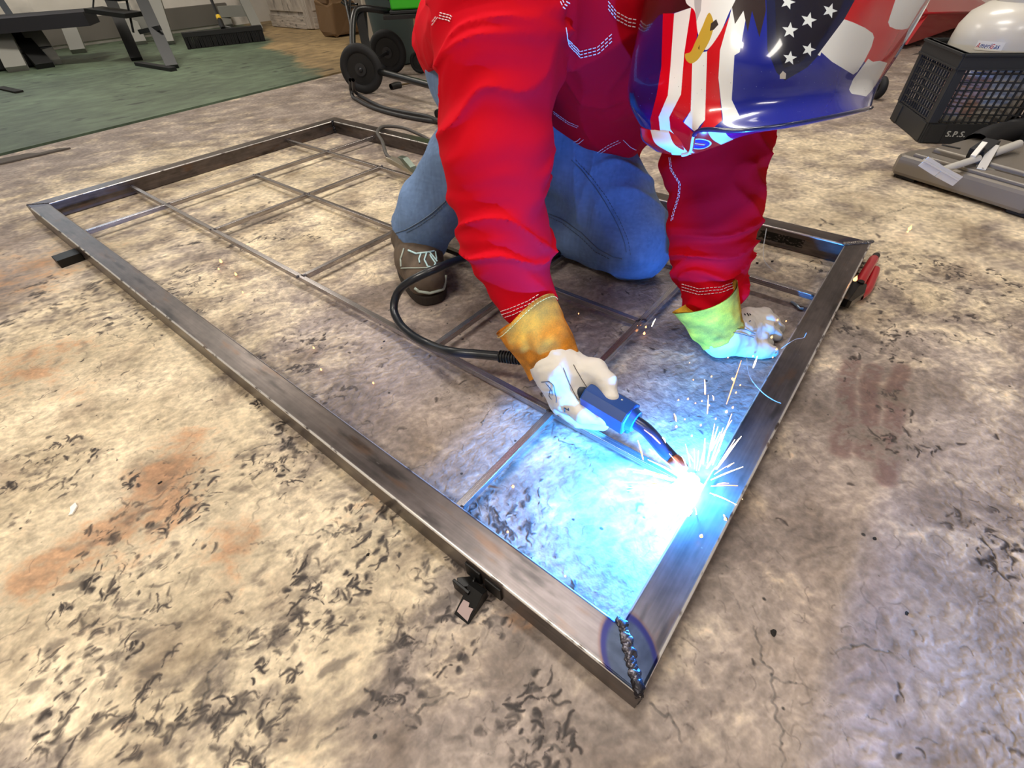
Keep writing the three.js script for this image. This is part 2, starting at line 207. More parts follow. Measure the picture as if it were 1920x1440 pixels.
function slabMesh(name, x0, x1, z0, z1, N, fn, top, parent, cracks, bump = 0.004) {
  const col = new Uint8Array(N * N * 4), hgt = new Uint8Array(N * N * 4), o = [0, 0, 0, 0];
  for (let j = 0; j < N; j++) for (let i = 0; i < N; i++) { fn(x0 + (x1 - x0) * (i + 0.5) / N, z0 + (z1 - z0) * (j + 0.5) / N, o); const k = (j * N + i) * 4; col[k] = clamp(o[0]) * 255; col[k + 1] = clamp(o[1]) * 255; col[k + 2] = clamp(o[2]) * 255; col[k + 3] = 255; hgt[k] = hgt[k + 1] = hgt[k + 2] = clamp(o[3]) * 255; hgt[k + 3] = 255; }
  if (cracks) layStrokes(col, hgt, x0, x1, z0, z1, N);
  if (cracks) for (const l of CRACKS) for (const [x, z] of l) { const u = (x - x0) / (x1 - x0) * N, v = (z - z0) / (z1 - z0) * N, w = N / (x1 - x0) * 0.0011 * (0.7 + 0.5 * Math.sin(x * 40 + z * 31)); const R = Math.ceil(w + 3); for (let j = -R; j <= R; j++) for (let i = -R; i <= R; i++) { const X = Math.floor(u + i), Y = Math.floor(v + j); if (X < 0 || Y < 0 || X >= N || Y >= N) continue; const d = Math.hypot(X + 0.5 - u, Y + 0.5 - v), a = clamp(w + 0.6 - d) * 0.22; if (a > 0) { const k = (Y * N + X) * 4; for (let c = 0; c < 3; c++) { col[k + c] = Math.min(col[k + c], mix(col[k + c], 48, a)); hgt[k + c] = mix(hgt[k + c], 20, a); } } } }
  const tex = (d, s) => { const t = new THREE.DataTexture(d, N, N); t.magFilter = t.minFilter = THREE.LinearFilter; if (s) t.colorSpace = THREE.SRGBColorSpace; t.needsUpdate = true; return t; };
  const g = new THREE.BufferGeometry(), p = [], uv = [], idx = [];
  // polygon top (clipped by `top`), with a skirt 8 cm deep
  const poly = top; for (const [x, z] of poly) { p.push(x, 0, z); uv.push((x - x0) / (x1 - x0), (z - z0) / (z1 - z0)); }
  for (let i = 1; i < poly.length - 1; i++) idx.push(0, i + 1, i);
  const n0 = poly.length; for (const [x, z] of poly) { p.push(x, 0, z, x, -0.08, z); uv.push((x - x0) / (x1 - x0), (z - z0) / (z1 - z0), (x - x0) / (x1 - x0), (z - z0) / (z1 - z0)); }
  for (let i = 0; i < n0; i++) { const j = (i + 1) % n0, a = n0 + i * 2, b = n0 + j * 2; idx.push(a, b, a + 1, b, b + 1, a + 1); }
  g.setAttribute('position', new THREE.BufferAttribute(new Float32Array(p), 3)); g.setAttribute('uv', new THREE.BufferAttribute(new Float32Array(uv), 2)); g.setIndex(idx); const gg = g.toNonIndexed(); gg.computeVertexNormals();
  return part(name, gg, new THREE.MeshStandardMaterial({ map: tex(col, true), bumpMap: tex(hgt, false), bumpScale: bump, roughness: 0.62, metalness: 0 }), parent);
}
const S0 = P(0, 293), S1 = P(640, 137), jd = S1.clone().sub(S0).normalize();
const jz = x => S0.z + (x - S0.x) * jd.z / jd.x;                       // the joint between the two slabs
const RX0 = -3.6, RX1 = 5.6, RZ0 = -7.15, RZ1 = 3.4;                    // the room
const floorG = new THREE.Group(); floorG.name = 'floor'; floorG.userData.kind = 'structure'; scene.add(floorG);
const FX0 = -0.7, FX1 = 1.34, FZ0 = -1.44, FZ1 = 0.6;
slabMesh('slab', FX0, FX1, FZ0, FZ1, 2048, (x, z, o) => concrete(x, z, true, o), [[FX0, FZ0], [FX1, FZ0], [FX1, FZ1], [FX0, FZ1]].reverse(), floorG, true, 0.0045);
{ const c = (x, z, o) => concrete(x, z, false, o), B = [-3.6, 5.6, -3.9, 5.3];
  const q = [[[FX1, jz(FX1)], [RX1, jz(RX1)], [RX1, RZ1], [FX1, RZ1]], [[RX0, jz(RX0)], [FX0, jz(FX0)], [FX0, RZ1], [RX0, RZ1]], [[FX0, jz(FX0)], [FX1, jz(FX1)], [FX1, FZ0], [FX0, FZ0]], [[FX0, FZ1], [FX1, FZ1], [FX1, RZ1], [FX0, RZ1]]];
  const first = slabMesh('slab', B[0], B[1], B[2], B[3], 2048, c, q[0].reverse(), floorG, true, 0.006);
  for (const r of q.slice(1)) { const pl = r.slice().reverse(), p = [], uv = []; for (let i = 1; i < 3; i++) for (const k of [0, i + 1, i]) { const [x, z] = pl[k]; p.push(x, 0, z); uv.push((x - B[0]) / (B[1] - B[0]), (z - B[2]) / (B[3] - B[2])); } const g = new THREE.BufferGeometry(); g.setAttribute('position', new THREE.BufferAttribute(new Float32Array(p), 3)); g.setAttribute('uv', new THREE.BufferAttribute(new Float32Array(uv), 2)); g.computeVertexNormals(); part('slab', g, first.material, floorG); }
  const j = 0.055; slabMesh('painted_slab', -3.6, 5.6, -7.6, 1.6, 1024, paintedFloor, [[RX0, RZ0], [RX1, RZ0], [RX1, jz(RX1) - j], [RX0, jz(RX0) - j]].reverse(), floorG, false, 0.004);
  part('joint_bed', box(RX1 - RX0, 0.06, 0.6, (RX0 + RX1) / 2, -0.06, jz(1), 0).applyMatrix4(M4()), mat('#16130f', 0.9), floorG);
}
part('subfloor', box(RX1 - RX0 + 0.4, 0.1, RZ1 - RZ0 + 0.4, (RX0 + RX1) / 2, -0.15, (RZ0 + RZ1) / 2), mat('#2a2622', 0.9), floorG);

// ---------------------------------------------------------------- walls, ceiling, window
const plaster = (base, k, s) => dataTex(512, 512, (u, v, o) => { const n = fbm(u * 6, v * 6, 5), d = sstep(0.12, 0.45, fbm(u * 9 + 30, v * 5, 5)) * k; for (let c = 0; c < 3; c++) o[c] = base[c] * (1 + n * s) * (1 - d); });
const wallM = mat('#ffffff', 0.85, 0, { map: plaster([0.88, 0.86, 0.83], 0.25, 0.2) });
const ceilM = mat('#d9d4c8', 0.9);
struct('ceiling', box(RX1 - RX0 + 0.4, 0.15, RZ1 - RZ0 + 0.4, (RX0 + RX1) / 2, H_CEIL + 0.075, (RZ0 + RZ1) / 2), ceilM);
const WX = [-0.4, 1.4], WY = [1.05, 2.25];
{ const d = 0.16, zc = RZ0 - d / 2, seg = (x0, x1, y0, y1) => box(x1 - x0, y1 - y0, d, (x0 + x1) / 2, (y0 + y1) / 2, zc);
  struct('wall_far', merge([seg(RX0 - .2, WX[0], 0, H_CEIL), seg(WX[1], RX1 + .2, 0, H_CEIL), seg(WX[0], WX[1], 0, WY[0]), seg(WX[0], WX[1], WY[1], H_CEIL)]), wallM);
  const w = struct('window_1', merge([box(WX[1] - WX[0], 0.06, 0.07, 0.5, WY[0] + 0.03, zc), box(WX[1] - WX[0], 0.06, 0.07, 0.5, WY[1] - 0.03, zc), box(0.06, 1.2, 0.07, WX[0] + 0.03, 1.65, zc), box(0.06, 1.2, 0.07, WX[1] - 0.03, 1.65, zc), box(0.05, 1.2, 0.06, 0.5, 1.65, zc)]), mat('#d8d6d0', 0.5));
  for (const x of [0.07, 0.93]) part('pane', box(0.78, 1.08, 0.006, x, 1.65, zc), phys('#ffffff', 0.02, 0, { transmission: 1, thickness: 0 }), w);
}
struct('wall_right', box(0.16, H_CEIL, RZ1 - RZ0 + 0.4, RX1 + 0.08, H_CEIL / 2, (RZ0 + RZ1) / 2), wallM);
struct('wall_left', box(0.16, H_CEIL, RZ1 - RZ0 + 0.4, RX0 - 0.08, H_CEIL / 2, (RZ0 + RZ1) / 2), wallM);
struct('wall_near', box(RX1 - RX0 + 0.4, H_CEIL, 0.16, (RX0 + RX1) / 2, H_CEIL / 2, RZ1 + 0.08), wallM);
struct('baseboard_far', box(3.25 - RX0, 0.19, 0.03, (3.25 + RX0) / 2, 0.125, RZ0 + 0.015, 0.004), mat('#6e6a64', 0.7));
struct('baseboard_right', box(0.03, 0.16, RZ1 - RZ0, RX1 - 0.015, 0.08, (RZ0 + RZ1) / 2, 0.004), mat('#6e6a64', 0.7));
// fluorescent fixtures, each with its own light
for (const [x, z, along, L, Wd, c, nits] of LAMPS) {
  const f = thing('ceiling_light', 'white enamel fluorescent ceiling fixture with lit diffuser', 'light', V(x, H_CEIL, z), along === 'z' ? Math.PI / 2 : 0, 'fluorescent ceiling fixtures');
  part('housing', box(L + 0.06, 0.07, Wd + 0.05, 0, -0.036, 0, 0.01), mat('#e8e6e0', 0.5), f);
  part('lit_diffuser', box(L, 0.012, Wd, 0, -0.077, 0, 0.004), mat('#ffffff', 0.6, 0, { emissive: new THREE.Color(...c), emissiveIntensity: 6 }), f);
  const l = new THREE.RectAreaLight(new THREE.Color(...c), nits, L, Wd); l.position.set(0, -0.09, 0); l.rotation.x = -Math.PI / 2; f.add(l);
}
// ---------------------------------------------------------------- the steel gate frame
const TT = 0.0508, FW = 1.2131, FL = 2.209, BARW = 0.0127, BARY = 0.0254;
function steelTex(L, tint0, tint1, seedOff, marks) {
  const W = 2048, H = 128;
  return dataTex(W, H, (u, v, o) => {
    const s = u * L, q = v * 4, face = Math.floor(q) % 4, w = (q - Math.floor(q)) * TT;           // faces: 0 outer, 1 top, 2 inner, 3 underside
    const n = fbm(s * 6 + seedOff, v * 6, 4), st = n2(s * 3 + seedOff, v * 90) * 0.5 + n2(s * 9, v * 210 + seedOff) * 0.5, m = fbm(s * 38 + seedOff, v * 14 + 3, 4);
    let r = 0.355, g = 0.322, b = 0.31; const t = 1 + n * 0.35 + st * 0.13 + m * 0.16; r *= t; g *= t; b *= t;
    const ru = sstep(0.16, 0.5, fbm(s * 11 + 40 + seedOff, v * 9, 4)) * 0.5; r = mix(r, 0.42, ru); g = mix(g, 0.30, ru); b = mix(b, 0.22, ru);
    const dk = sstep(0.10, 0.55, fbm(s * 9 + 9, v * 9 + seedOff, 5)) * 0.40; r *= 1 - dk; g *= 1 - dk; b *= 1 - dk;
    const sc = n2(s * 14 + seedOff * 3, v * 330); if (sc > 0.72 && m > 0.05) { r += 0.12; g += 0.12; b += 0.12; }
    const vf = v % 1, wo = Math.abs(vf - 0.25), wi = Math.abs(vf - 0.5), edgeGlint = Math.max(sstep(0.017, 0.009, wo), 0.75 * sstep(0.013, 0.007, wi)) * sstep(-0.45, -0.1, m + st * 0.3);   // lamp reflection along the tube corners, painted in as bright steel
    r = mix(r, 0.93, edgeGlint); g = mix(g, 0.92, edgeGlint); b = mix(b, 0.90, edgeGlint);
    if (face === 1) for (const [on, se] of [[tint0, s], [tint1, L - s]]) if (on) {                // heat tint around the corner weld
      const a = (se + w) / 1.4142 - 0.036, c = (se - w) / 1.4142, e = Math.sqrt((a / 0.046) ** 2 + (c / (0.0285 + 0.003 * n)) ** 2) + n * 0.05;
      if (e < 1.22) { const core = sstep(0.96, 0.80, e), rim = sstep(1.12, 1.0, e), hal = sstep(1.22, 1.10, e); r = mix(r, 0.33, hal * 0.6); g = mix(g, 0.22, hal * 0.6); b = mix(b, 0.20, hal * 0.6); r = mix(r, 0.03, rim * on); g = mix(g, 0.035, rim * on); b = mix(b, 0.27, rim * on); r = mix(r, 0.15 + m * 0.1, core * on); g = mix(g, 0.19 + m * 0.1, core * on); b = mix(b, 0.27 + m * 0.1, core * on); }
    }
    if (marks && face === 2) for (const [c, hw, k] of marks) { const d = Math.abs(s - c); if (d < hw && w > 0.014 && w < 0.036 && fbm(s * 120 + k, w * 260, 2) > -0.04 - 0.25 * (1 - d / hw)) { r = 0.07; g = 0.065; b = 0.06; } }
    o[0] = r; o[1] = g; o[2] = b;
  });
}
function mitred(O, ds, dw, L) {
  const R = 0.0045, pr = [], T = TT;                                    // ring: outer side up, top inward, inner side down, underside back
  const cor = [[0, T, 0, 1, -1], [T, T, 1, 1, 0], [T, 0, 2, -1, 0], [0, 0, 3, -1, -1]];
  const corner = (cx, cy, a0) => { for (let i = 0; i <= 4; i++) { const a = a0 - i / 4 * Math.PI / 2; pr.push([cx + R * Math.cos(a), cy + R * Math.sin(a), Math.cos(a), Math.sin(a)]); } };
  corner(R, T - R, Math.PI); corner(T - R, T - R, Math.PI / 2); corner(T - R, R, 0); corner(R, R, -Math.PI / 2); pr.push(pr[0]);
  const vv = []; let f = 0; for (let c = 0; c < 4; c++) for (let i = 0; i <= 4; i++) vv.push((c + (c === 0 ? 0 : 0) + (i / 4 - 0.5) * 0.16) / 4 + 0.25 * 1); vv.push(vv[0] + 1);
  const segs = 24, pos = [], nor = [], uv = [], idx = [];
  for (let k = 0; k <= segs; k++) for (let i = 0; i < pr.length; i++) { const [w, y, nw, ny] = pr[i], s = mix(w, L - w, k / segs), p = O.clone().addScaledVector(ds, s).addScaledVector(dw, w); pos.push(p.x, p.y + y, p.z); const n = dw.clone().multiplyScalar(nw); nor.push(n.x, ny, n.z); uv.push(s / L, vv[i]); }
  const m = pr.length; for (let k = 0; k < segs; k++) for (let i = 0; i < m - 1; i++) { const a = k * m + i, b = a + m; idx.push(a, b, a + 1, a + 1, b, b + 1); }
  const g = new THREE.BufferGeometry(); g.setAttribute('position', new THREE.BufferAttribute(new Float32Array(pos), 3)); g.setAttribute('normal', new THREE.BufferAttribute(new Float32Array(nor), 3)); g.setAttribute('uv', new THREE.BufferAttribute(new Float32Array(uv), 2)); g.setIndex(idx);
  // faces must look outward
  const e = ds.clone().cross(dw).y; if (e < 0) { const ix = g.index.array; for (let i = 0; i < ix.length; i += 3) { const t = ix[i]; ix[i] = ix[i + 1]; ix[i + 1] = t; } }
  return g;
}
const steelM = (tex, rough = 0.32) => mat('#ffffff', rough, 0.6, { map: tex });
const barM = mat('#ffffff', 0.24, 0.85, { map: dataTex(512, 64, (u, v, o) => { const n = fbm(u * 20, v * 5, 4), s = n2(u * 8, v * 60); const t = 1 + n * 0.4 + s * 0.15; o[0] = 0.63 * t; o[1] = 0.61 * t; o[2] = 0.61 * t; }) });
const beadM = mat('#4d4a50', 0.32, 0.75), darkBeadM = mat('#26242a', 0.35, 0.6);
const gate = thing('steel_gate_frame', 'rectangular steel tube gate frame with inner bar grid lying on concrete', 'gate', V(0, 0, 0));
{
  const ux = V(1, 0, 0), uz = V(0, 0, 1), nx = V(-1, 0, 0), nz = V(0, 0, -1);
  const tubes = [[V(0, 0, 0), nz, ux, FL, 1, 0.25, 1, null], [V(0, 0, 0), ux, nz, FW, 1, 0, 20, null], [V(0, 0, -FL), ux, uz, FW, 0.2, 0, 33, null], [V(FW, 0, 0), nz, nx, FL, 0.35, 0, 47, [[0.30, 0.035, 3], [0.215, 0.03, 8], [0.16, 0.025, 15]]]];
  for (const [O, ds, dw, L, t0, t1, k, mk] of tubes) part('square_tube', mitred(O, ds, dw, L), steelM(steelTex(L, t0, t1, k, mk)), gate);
  const y = BARY, R = [[0.922, -FL + TT, -TT], [0.612, -1.868, -0.314], [0.292, -FL + TT, -TT]], Vb = [[-1.868, TT, FW - TT], [-1.54, 0.292, 0.922], [-1.08, 0.292, 0.612], [-0.61, 0.292, 0.922], [-0.314, TT, FW - TT]];
  for (const [x, z0, z1] of R) part('grid_bar', bar(V(x, y, z0), V(x, y, z1), BARW, BARW, V(0, 1, 0), 0.0012), barM, gate);
  for (const [z, x0, x1] of Vb) part('grid_bar', bar(V(x0, y, z), V(x1, y, z), BARW, BARW, V(0, 1, 0), 0.0012), barM, gate);
  const lump = (p, r, sq = 0.55, k = 0.3) => { const g = new THREE.IcosahedronGeometry(r, 3), a = g.attributes.position, o = rnd() * 50; for (let i = 0; i < a.count; i++) { const v = V(a.getX(i), a.getY(i), a.getZ(i)), f = 1 + k * n3(v.x / r * 1.6 + o, v.y / r * 1.6, v.z / r * 1.6) ; a.setXYZ(i, v.x * f, v.y * f * sq, v.z * f); } g.computeVertexNormals(); return g.translate(p.x, p.y, p.z); };
  const bead = [], drip = []; for (let i = 0; i < 15; i++) { const t = mix(0.049, 0.010, i / 14), j = rr(-0.0012, 0.0012); bead.push(lump(V(t + j, TT + 0.0006, -t + j), rr(0.0048, 0.0068), 0.5, 0.35)); }
  for (let i = 0; i < 7; i++) drip.push(lump(V(0.0035 + i * 0.0008 + rr(-.001, .001), TT - 0.002 - i * 0.0068, -0.004), rr(0.0045, 0.006), 0.9, 0.4));
  bead.push(lump(V(0.0525, TT - 0.004, -0.0535), 0.0055, .8, 0.4), lump(V(0.0545, TT - 0.010, -0.0545), 0.005, .9, 0.4));
  part('weld_bead', merge(bead), beadM, gate); part('weld_bead', merge([...drip, lump(V(0.008, TT - 0.001, -0.008), 0.0075, 0.6, 0.4)]), darkBeadM, gate);
  const flatW = []; for (let i = 0; i < 14; i++) { const t = mix(0.003, 0.05, i / 13); flatW.push(lump(V(FW - t, TT + 0.0005, -t), 0.0068, 0.55, 0.16)); } part('weld_bead', merge(flatW), mat('#8a8580', 0.25, 0.85), gate);
  const inner = []; for (let i = 0; i < 9; i++) inner.push(lump(V(FW - TT - 0.001 + rr(-.001, .001), 0.004 + i * 0.0056, -FL + TT + 0.001), rr(0.0055, 0.0075), 0.8, 0.35)); part('weld_bead', merge(inner), darkBeadM, gate);
  const cw = []; for (let i = 0; i < 12; i++) { const t = mix(0.004, 0.048, i / 11); cw.push(lump(V(t, TT, -FL + t), 0.004, 0.4, 0.3)); } part('weld_bead', merge(cw), beadM, gate);
  for (const [x, z] of [[0.922, -FL + TT], [0.292, -FL + TT], [0.292, -1.868], [0.922, -1.868], [0.612, -1.868], [0.612, -1.54], [0.922, -1.54], [0.292, -1.54], [0.292, -1.08], [0.612, -1.08], [0.292, -0.61], [0.612, -0.61], [0.292, -0.314], [0.612, -0.314], [0.922, -0.314], [0.922, -TT], [TT, -0.314], [TT, -1.868], [FW - TT, -1.868], [FW - TT, -0.314]])
    part('tack_weld', merge([lump(V(x + rr(-.004, .004) + 0.004, BARY + 0.006, z + 0.006), rr(0.0035, 0.005), 0.7, 0.4), lump(V(x - 0.006, BARY + 0.0055, z - 0.005), rr(0.003, 0.0045), 0.7, 0.4)]), beadM, gate);
}
// black steel hinge pieces and wedges against the near tube
{
  const blk = mat('#0e0d0d', 0.45, 0.3), wedgeG = (w, h, l) => extrude([[0, 0], [l, 0], [l * 0.12, h], [0, h]], w, 0.0008);
  const a = P(868, 1088); const t1 = thing('steel_wedge', 'small black steel wedge touching the long side tube of the frame', 'wedge', V(-0.024, 0, a.z + 0.012), 0);
  part('wedge_body', merge([bar(V(0, 0.012, -0.014), V(0, 0.012, 0.014), 0.004, 0.024), bar(V(0.001, 0.011, 0.012), V(0.02, 0.011, 0.006), 0.003, 0.022), bar(V(0.004, 0.006, -0.013), V(0.022, 0.003, 0.004), 0.014, 0.004)]), blk, t1);
  const b = P(884, 1135); const t2 = thing('steel_wedge', 'loose black steel wedge with scraped pinkish grey face on concrete', 'wedge', b, 0);
  const dir = P(905, 1105).sub(P(872, 1150)).setY(0).normalize(), side = V(0, 1, 0).cross(dir);
  const g = extrude([[-0.020, 0], [0.020, 0], [0.020, 0.020], [0.012, 0.024]], 0.022, 0.0006).translate(0, 0, -0.011); g.applyMatrix4(basis(V(0, 0.0007, 0), dir, V(0, 1, 0), dir.clone().cross(V(0, 1, 0)))); part('wedge_body', g, blk, t2);
  const f0 = V(-0.0205, 0.0012, 0), fs = extrude([[-0.009, 0.004], [0.0095, 0.002], [0.0085, 0.012], [0.009, 0.019], [0.002, 0.017], [0.001, 0.022], [-0.008, 0.021], [-0.009, 0.012]], 0.0006);
  const sl = V(0.032, 0.024, 0).normalize(); fs.applyMatrix4(basis(V(-0.0202, 0.0012, 0), V(0, 0, 1), sl, V(-sl.y, sl.x, 0))); fs.applyMatrix4(basis(V(0, 0.0007, 0), dir, V(0, 1, 0), dir.clone().cross(V(0, 1, 0)))); part('scraped_face', fs, mat('#b7a2a0', 0.5, 0.3), t2);
  const c = P(146, 486); const t3 = thing('steel_wedge', 'black steel block sticking out beneath the far end of the long tube', 'wedge', V(-0.03, 0, c.z), 0);
  part('wedge_body', box(0.058, 0.022, 0.05, 0, 0.011, 0, 0.001), blk, t3);
  // cleats welded to the outer face
  for (const [px, py] of [[893, 1068], [930, 1098]]) { const q = P(px, py, 0.025); part('hinge_cleat', box(0.004, 0.03, 0.026, -0.0015, 0.024, q.z, 0.001), mat('#141212', 0.5, 0.3), gate); }
}
// ---------------------------------------------------------------- the kneeling welder
const person = thing('person', 'kneeling person welding in red jacket, blue jeans and leather gauntlet gloves', 'person', V(0, 0, 0));
const armR = [[935, -75, 0.645, 0.10], [932, 110, 0.675, 0.077], [925, 290, 0.72, 0.073], [948, 440, 0.765, 0.068], [985, 566, 0.785, 0.047]].map(([x, y, d, r]) => [Q(x, y, d), r]);
const armL = [[1318, -30, 0.83, 0.10], [1345, 190, 0.87, 0.086], [1338, 300, 0.89, 0.081], [1335, 410, 0.905, 0.072], [1334, 490, 0.915, 0.059], [1334, 545, 0.92, 0.053]].map(([x, y, d, r]) => [Q(x, y, d), r]);
const chain = l => l.slice(1).map(([p, r], i) => rc(l[i][0], p, l[i][1], r));
const armRs = union(chain(armR), 0.03), armLs = union(chain(armL), 0.03);
const torsoCore = union([rc(V(.83, .43, -.85), V(.77, .47, -.72), .13, .135), rc(V(.77, .47, -.72), V(.71, .55, -.55), .14, .14), rc(V(.71, .55, -.55), V(.69, .64, -.43), .13, .085), rc(V(.81, .52, -.50), V(.87, .53, -.45), .12, .11), rc(V(.60, .55, -.58), V(.53, .58, -.57), .12, .105), rc(V(.765, .455, -.89), V(.65, .53, -.68), .105, .11), rc(V(.88, .40, -.80), V(.83, .44, -.60), .13, .115), rc(V(.76, .42, -.62), V(.77, .27, -.66), .11, .10), rc(V(.86, .42, -.58), V(.88, .25, -.60), .11, .095)], 0.09);
const hemA = Q(1012, 198, 0.97), hemB = Q(1225, 292, 1.03), hemC = Q(800, 138, 1.03), hemN = hemB.clone().sub(hemA).cross(hemC.clone().sub(hemA)).normalize(); if (hemN.y < 0) hemN.negate();
const hemD = hemB.clone().sub(hemA), hemL = hemD.length(); hemD.normalize();
const torsoS = (x, y, z) => { const d = torsoCore(x, y, z), h = -((x - hemA.x) * hemN.x + (y - hemA.y) * hemN.y + (z - hemA.z) * hemN.z) + 0.006 * Math.sin(x * 31 + z * 22); const s = clamp(((x - hemA.x) * hemD.x + (y - hemA.y) * hemD.y + (z - hemA.z) * hemD.z) / hemL); return Math.max(d, h - 0.16 * s * (1 - s)); };
const axes3 = a => { const e1 = V(0.3, 0.1, 0.9).cross(a).normalize(); return [a, e1, a.clone().cross(e1)]; };
const AXR = axes3(armR[1][0].clone().sub(armR[4][0]).normalize()), AXL = axes3(armL[1][0].clone().sub(armL[5][0]).normalize()), AXT = axes3(V(0.2, 0.55, 0.6).normalize());
function folds(x, y, z, [a, b, c], fr, amp, o) {
  const w = 0.05 * n3(x * 8 + o, y * 8, z * 8), A = (x * a.x + y * a.y + z * a.z) + w, B = x * b.x + y * b.y + z * b.z, C = x * c.x + y * c.y + z * c.z;
  const v = n3(A * fr + o + B * 8, B * 4.5, C * 4.5), q = n3(A * fr * 0.8 - B * 12 + 40 + o, B * 4, C * 4 + 7), u = n3(A * fr * 2.1 + 5 + o, B * 14, C * 14);
  const sharp = t => { const r = 1 - Math.abs(t) * 2.4; return r > 0 ? r * (0.55 + 0.45 * r) : r * 0.25; };
  return amp * (sharp(v) * 0.75 + sharp(q) * 0.5 + u * 0.30);
}
const jacketS = (x, y, z) => {
  const r = armRs(x, y, z), l = armLs(x, y, z), t = torsoS(x, y, z); let d = smin(smin(t, r, 0.045), l, 0.045);
  if (d > 0.04 || d < -0.05) return d;
  const f = r < t && r < l ? folds(x, y, z, AXR, 25, 0.0135, 0) : l < t ? folds(x, y, z, AXL, 25, 0.014, 30) : folds(x, y, z, AXT, 14, 0.011, 60);
  return (d - f) * 0.85;
};
const jacketM = phys(new THREE.Color().setRGB(0.62, 0.0010, 0.0125), 0.85, 0, { specularIntensity: 0.25 });
const stitchM = mat('#f3e3ec', 0.7);
const jacket = part('jacket', meshSDF(jacketS, [0.24, 0.05, -1.12], [1.04, 0.78, -0.10], 0.0042, 0.03), jacketM, person);
{
  const tri = (pxs, off, n = 3) => { const l = []; for (let k = 0; k < n; k++) l.push(...dashes(laid(jacketS, pxs.map(([x, y]) => [x + off[0] * k, y + off[1] * k]), 0.35), 0.0007, 0.0046, 0.0022)); return l; };
  const seams = [
    tri([[926, 588], [958, 578], [990, 564], [1018, 546]], [1.6, 6]), tri([[1279, 532], [1310, 541], [1350, 538], [1388, 524]], [0, 5.5]),
    tri([[1060, 52], [1064, 72], [1086, 96], [1120, 88], [1148, 62], [1150, 50]], [1, 6]), tri([[1140, 2], [1156, 22], [1178, 34], [1202, 38]], [0, 7]), tri([[1056, -6], [1062, 6], [1072, 8]], [-3, 5]),
    tri([[1038, 208], [1050, 217], [1066, 228], [1090, 238]], [0.5, 4], 2), tri([[826, 24], [844, 29], [856, 38]], [-1, 5]), tri([[818, 32], [808, 46], [796, 54], [791, 70], [793, 90], [800, 118]], [3.4, 1], 2),
    tri([[1058, 268], [1082, 264], [1094, 254]], [4, 4], 2), tri([[1110, 292], [1140, 272], [1170, 258]], [2, 4], 2), tri([[1255, 296], [1258, 318], [1274, 344], [1272, 368], [1262, 400], [1257, 424]], [2.6, 0], 2), tri([[1168, 262], [1182, 276], [1198, 284]], [0, 0], 1),
  ];
  for (const s of seams) if (s.length) part('stitching', merge(s), stitchM, jacket);
  const b = hit(jacketS, 1074, 276, 0.4, 0.001); if (b) part('snap_button', new THREE.SphereGeometry(0.0042, 16, 10).scale(1, 1, 1).translate(b.x, b.y, b.z), mat('#d8d4d0', 0.25, 0.9), jacket);
}
// jeans
const thighL = rc(V(.86, .37, -.76), V(.815, .092, -.445), .118, .086), calfL = rc(V(.815, .088, -.445), V(.81, .078, -.84), .085, .066);
const thighR = rc(V(.77, .40, -.86), V(.625, .375, -.69), .105, .082), shinR = rc(V(.625, .37, -.685), V(.552, .16, -.85), .080, .070), hemR = rc(V(.548, .16, -.855), V(.53, .085, -.90), .070, .074);
const hipS = rc(V(.775, .41, -.86), V(.88, .40, -.79), .11, .12);
const hcut = [V(.53, .10, -.89), V(.32, .75, .55).normalize()];
const jeansS = (x, y, z) => {
  const h = hipS(x, y, z); let l = smin(thighL(x, y, z), calfL(x, y, z), 0.03), r = smin(smin(thighR(x, y, z), shinR(x, y, z), 0.04), hemR(x, y, z), 0.03);
  r = Math.max(r, -((x - hcut[0].x) * hcut[1].x + (y - hcut[0].y) * hcut[1].y + (z - hcut[0].z) * hcut[1].z));
  l = Math.max(l, 0.004 - y);
  let d = smin(smin(l, r, 0.03), h, 0.08); if (d > 0.03 || d < -0.04) return d;
  const f = l < r ? folds(x, y, z, AJ1, 13, 0.0085, 90) : folds(x, y, z, AJ2, 11, 0.008, 120);
  return (d - f) * 0.85;
};
const AJ1 = axes3(V(.35, -.1, .9).normalize()), AJ2 = axes3(V(.3, .75, .5).normalize());
const denim = (x, y, z, o) => { const a = n3(x * 260, y * 34, z * 260) * 0.5 + n3(x * 420, y * 420, z * 60) * 0.5, b = n3(x * 22, y * 22, z * 22), c = n3(x * 9 + 5, y * 9, z * 9), t = 1 + a * 0.26 + b * 0.16 + c * 0.20; o[0] = 0.145 * t; o[1] = 0.235 * t; o[2] = 0.42 * t; };
const jeans = part('jeans', colored(meshSDF(jeansS, [0.36, -0.01, -1.10], [1.06, 0.58, -0.32], 0.0046, 0.03), denim), mat('#ffffff', 0.9, 0, { vertexColors: true }), person);
{
  const seamM = mat('#5f7188', 0.85), s = (pxs, r, ln, gp) => { const p = laid(jeansS, pxs, 0.5); if (p.length > 2) { part('seam', merge([...dashes(p, r, ln, gp)]), seamM, jeans); } };
  s([[1072, 300], [1100, 330], [1130, 372], [1156, 418], [1170, 450], [1177, 488]], 0.0013, 0.02, 0); s([[1079, 300], [1107, 330], [1137, 370], [1163, 416], [1177, 448], [1184, 488]], 0.0010, 0.005, 0.003);
  s([[1028, 401], [1056, 412], [1090, 436], [1120, 466], [1150, 482], [1180, 488]], 0.0013, 0.02, 0); s([[1028, 406], [1054, 418], [1086, 442], [1116, 472], [1150, 489]], 0.0010, 0.005, 0.003);
  s([[738, 438], [762, 430], [790, 414], [812, 398], [846, 366]], 0.0013, 0.02, 0); s([[762, 436], [790, 420], [812, 404], [846, 372]], 0.0009, 0.005, 0.003);
}
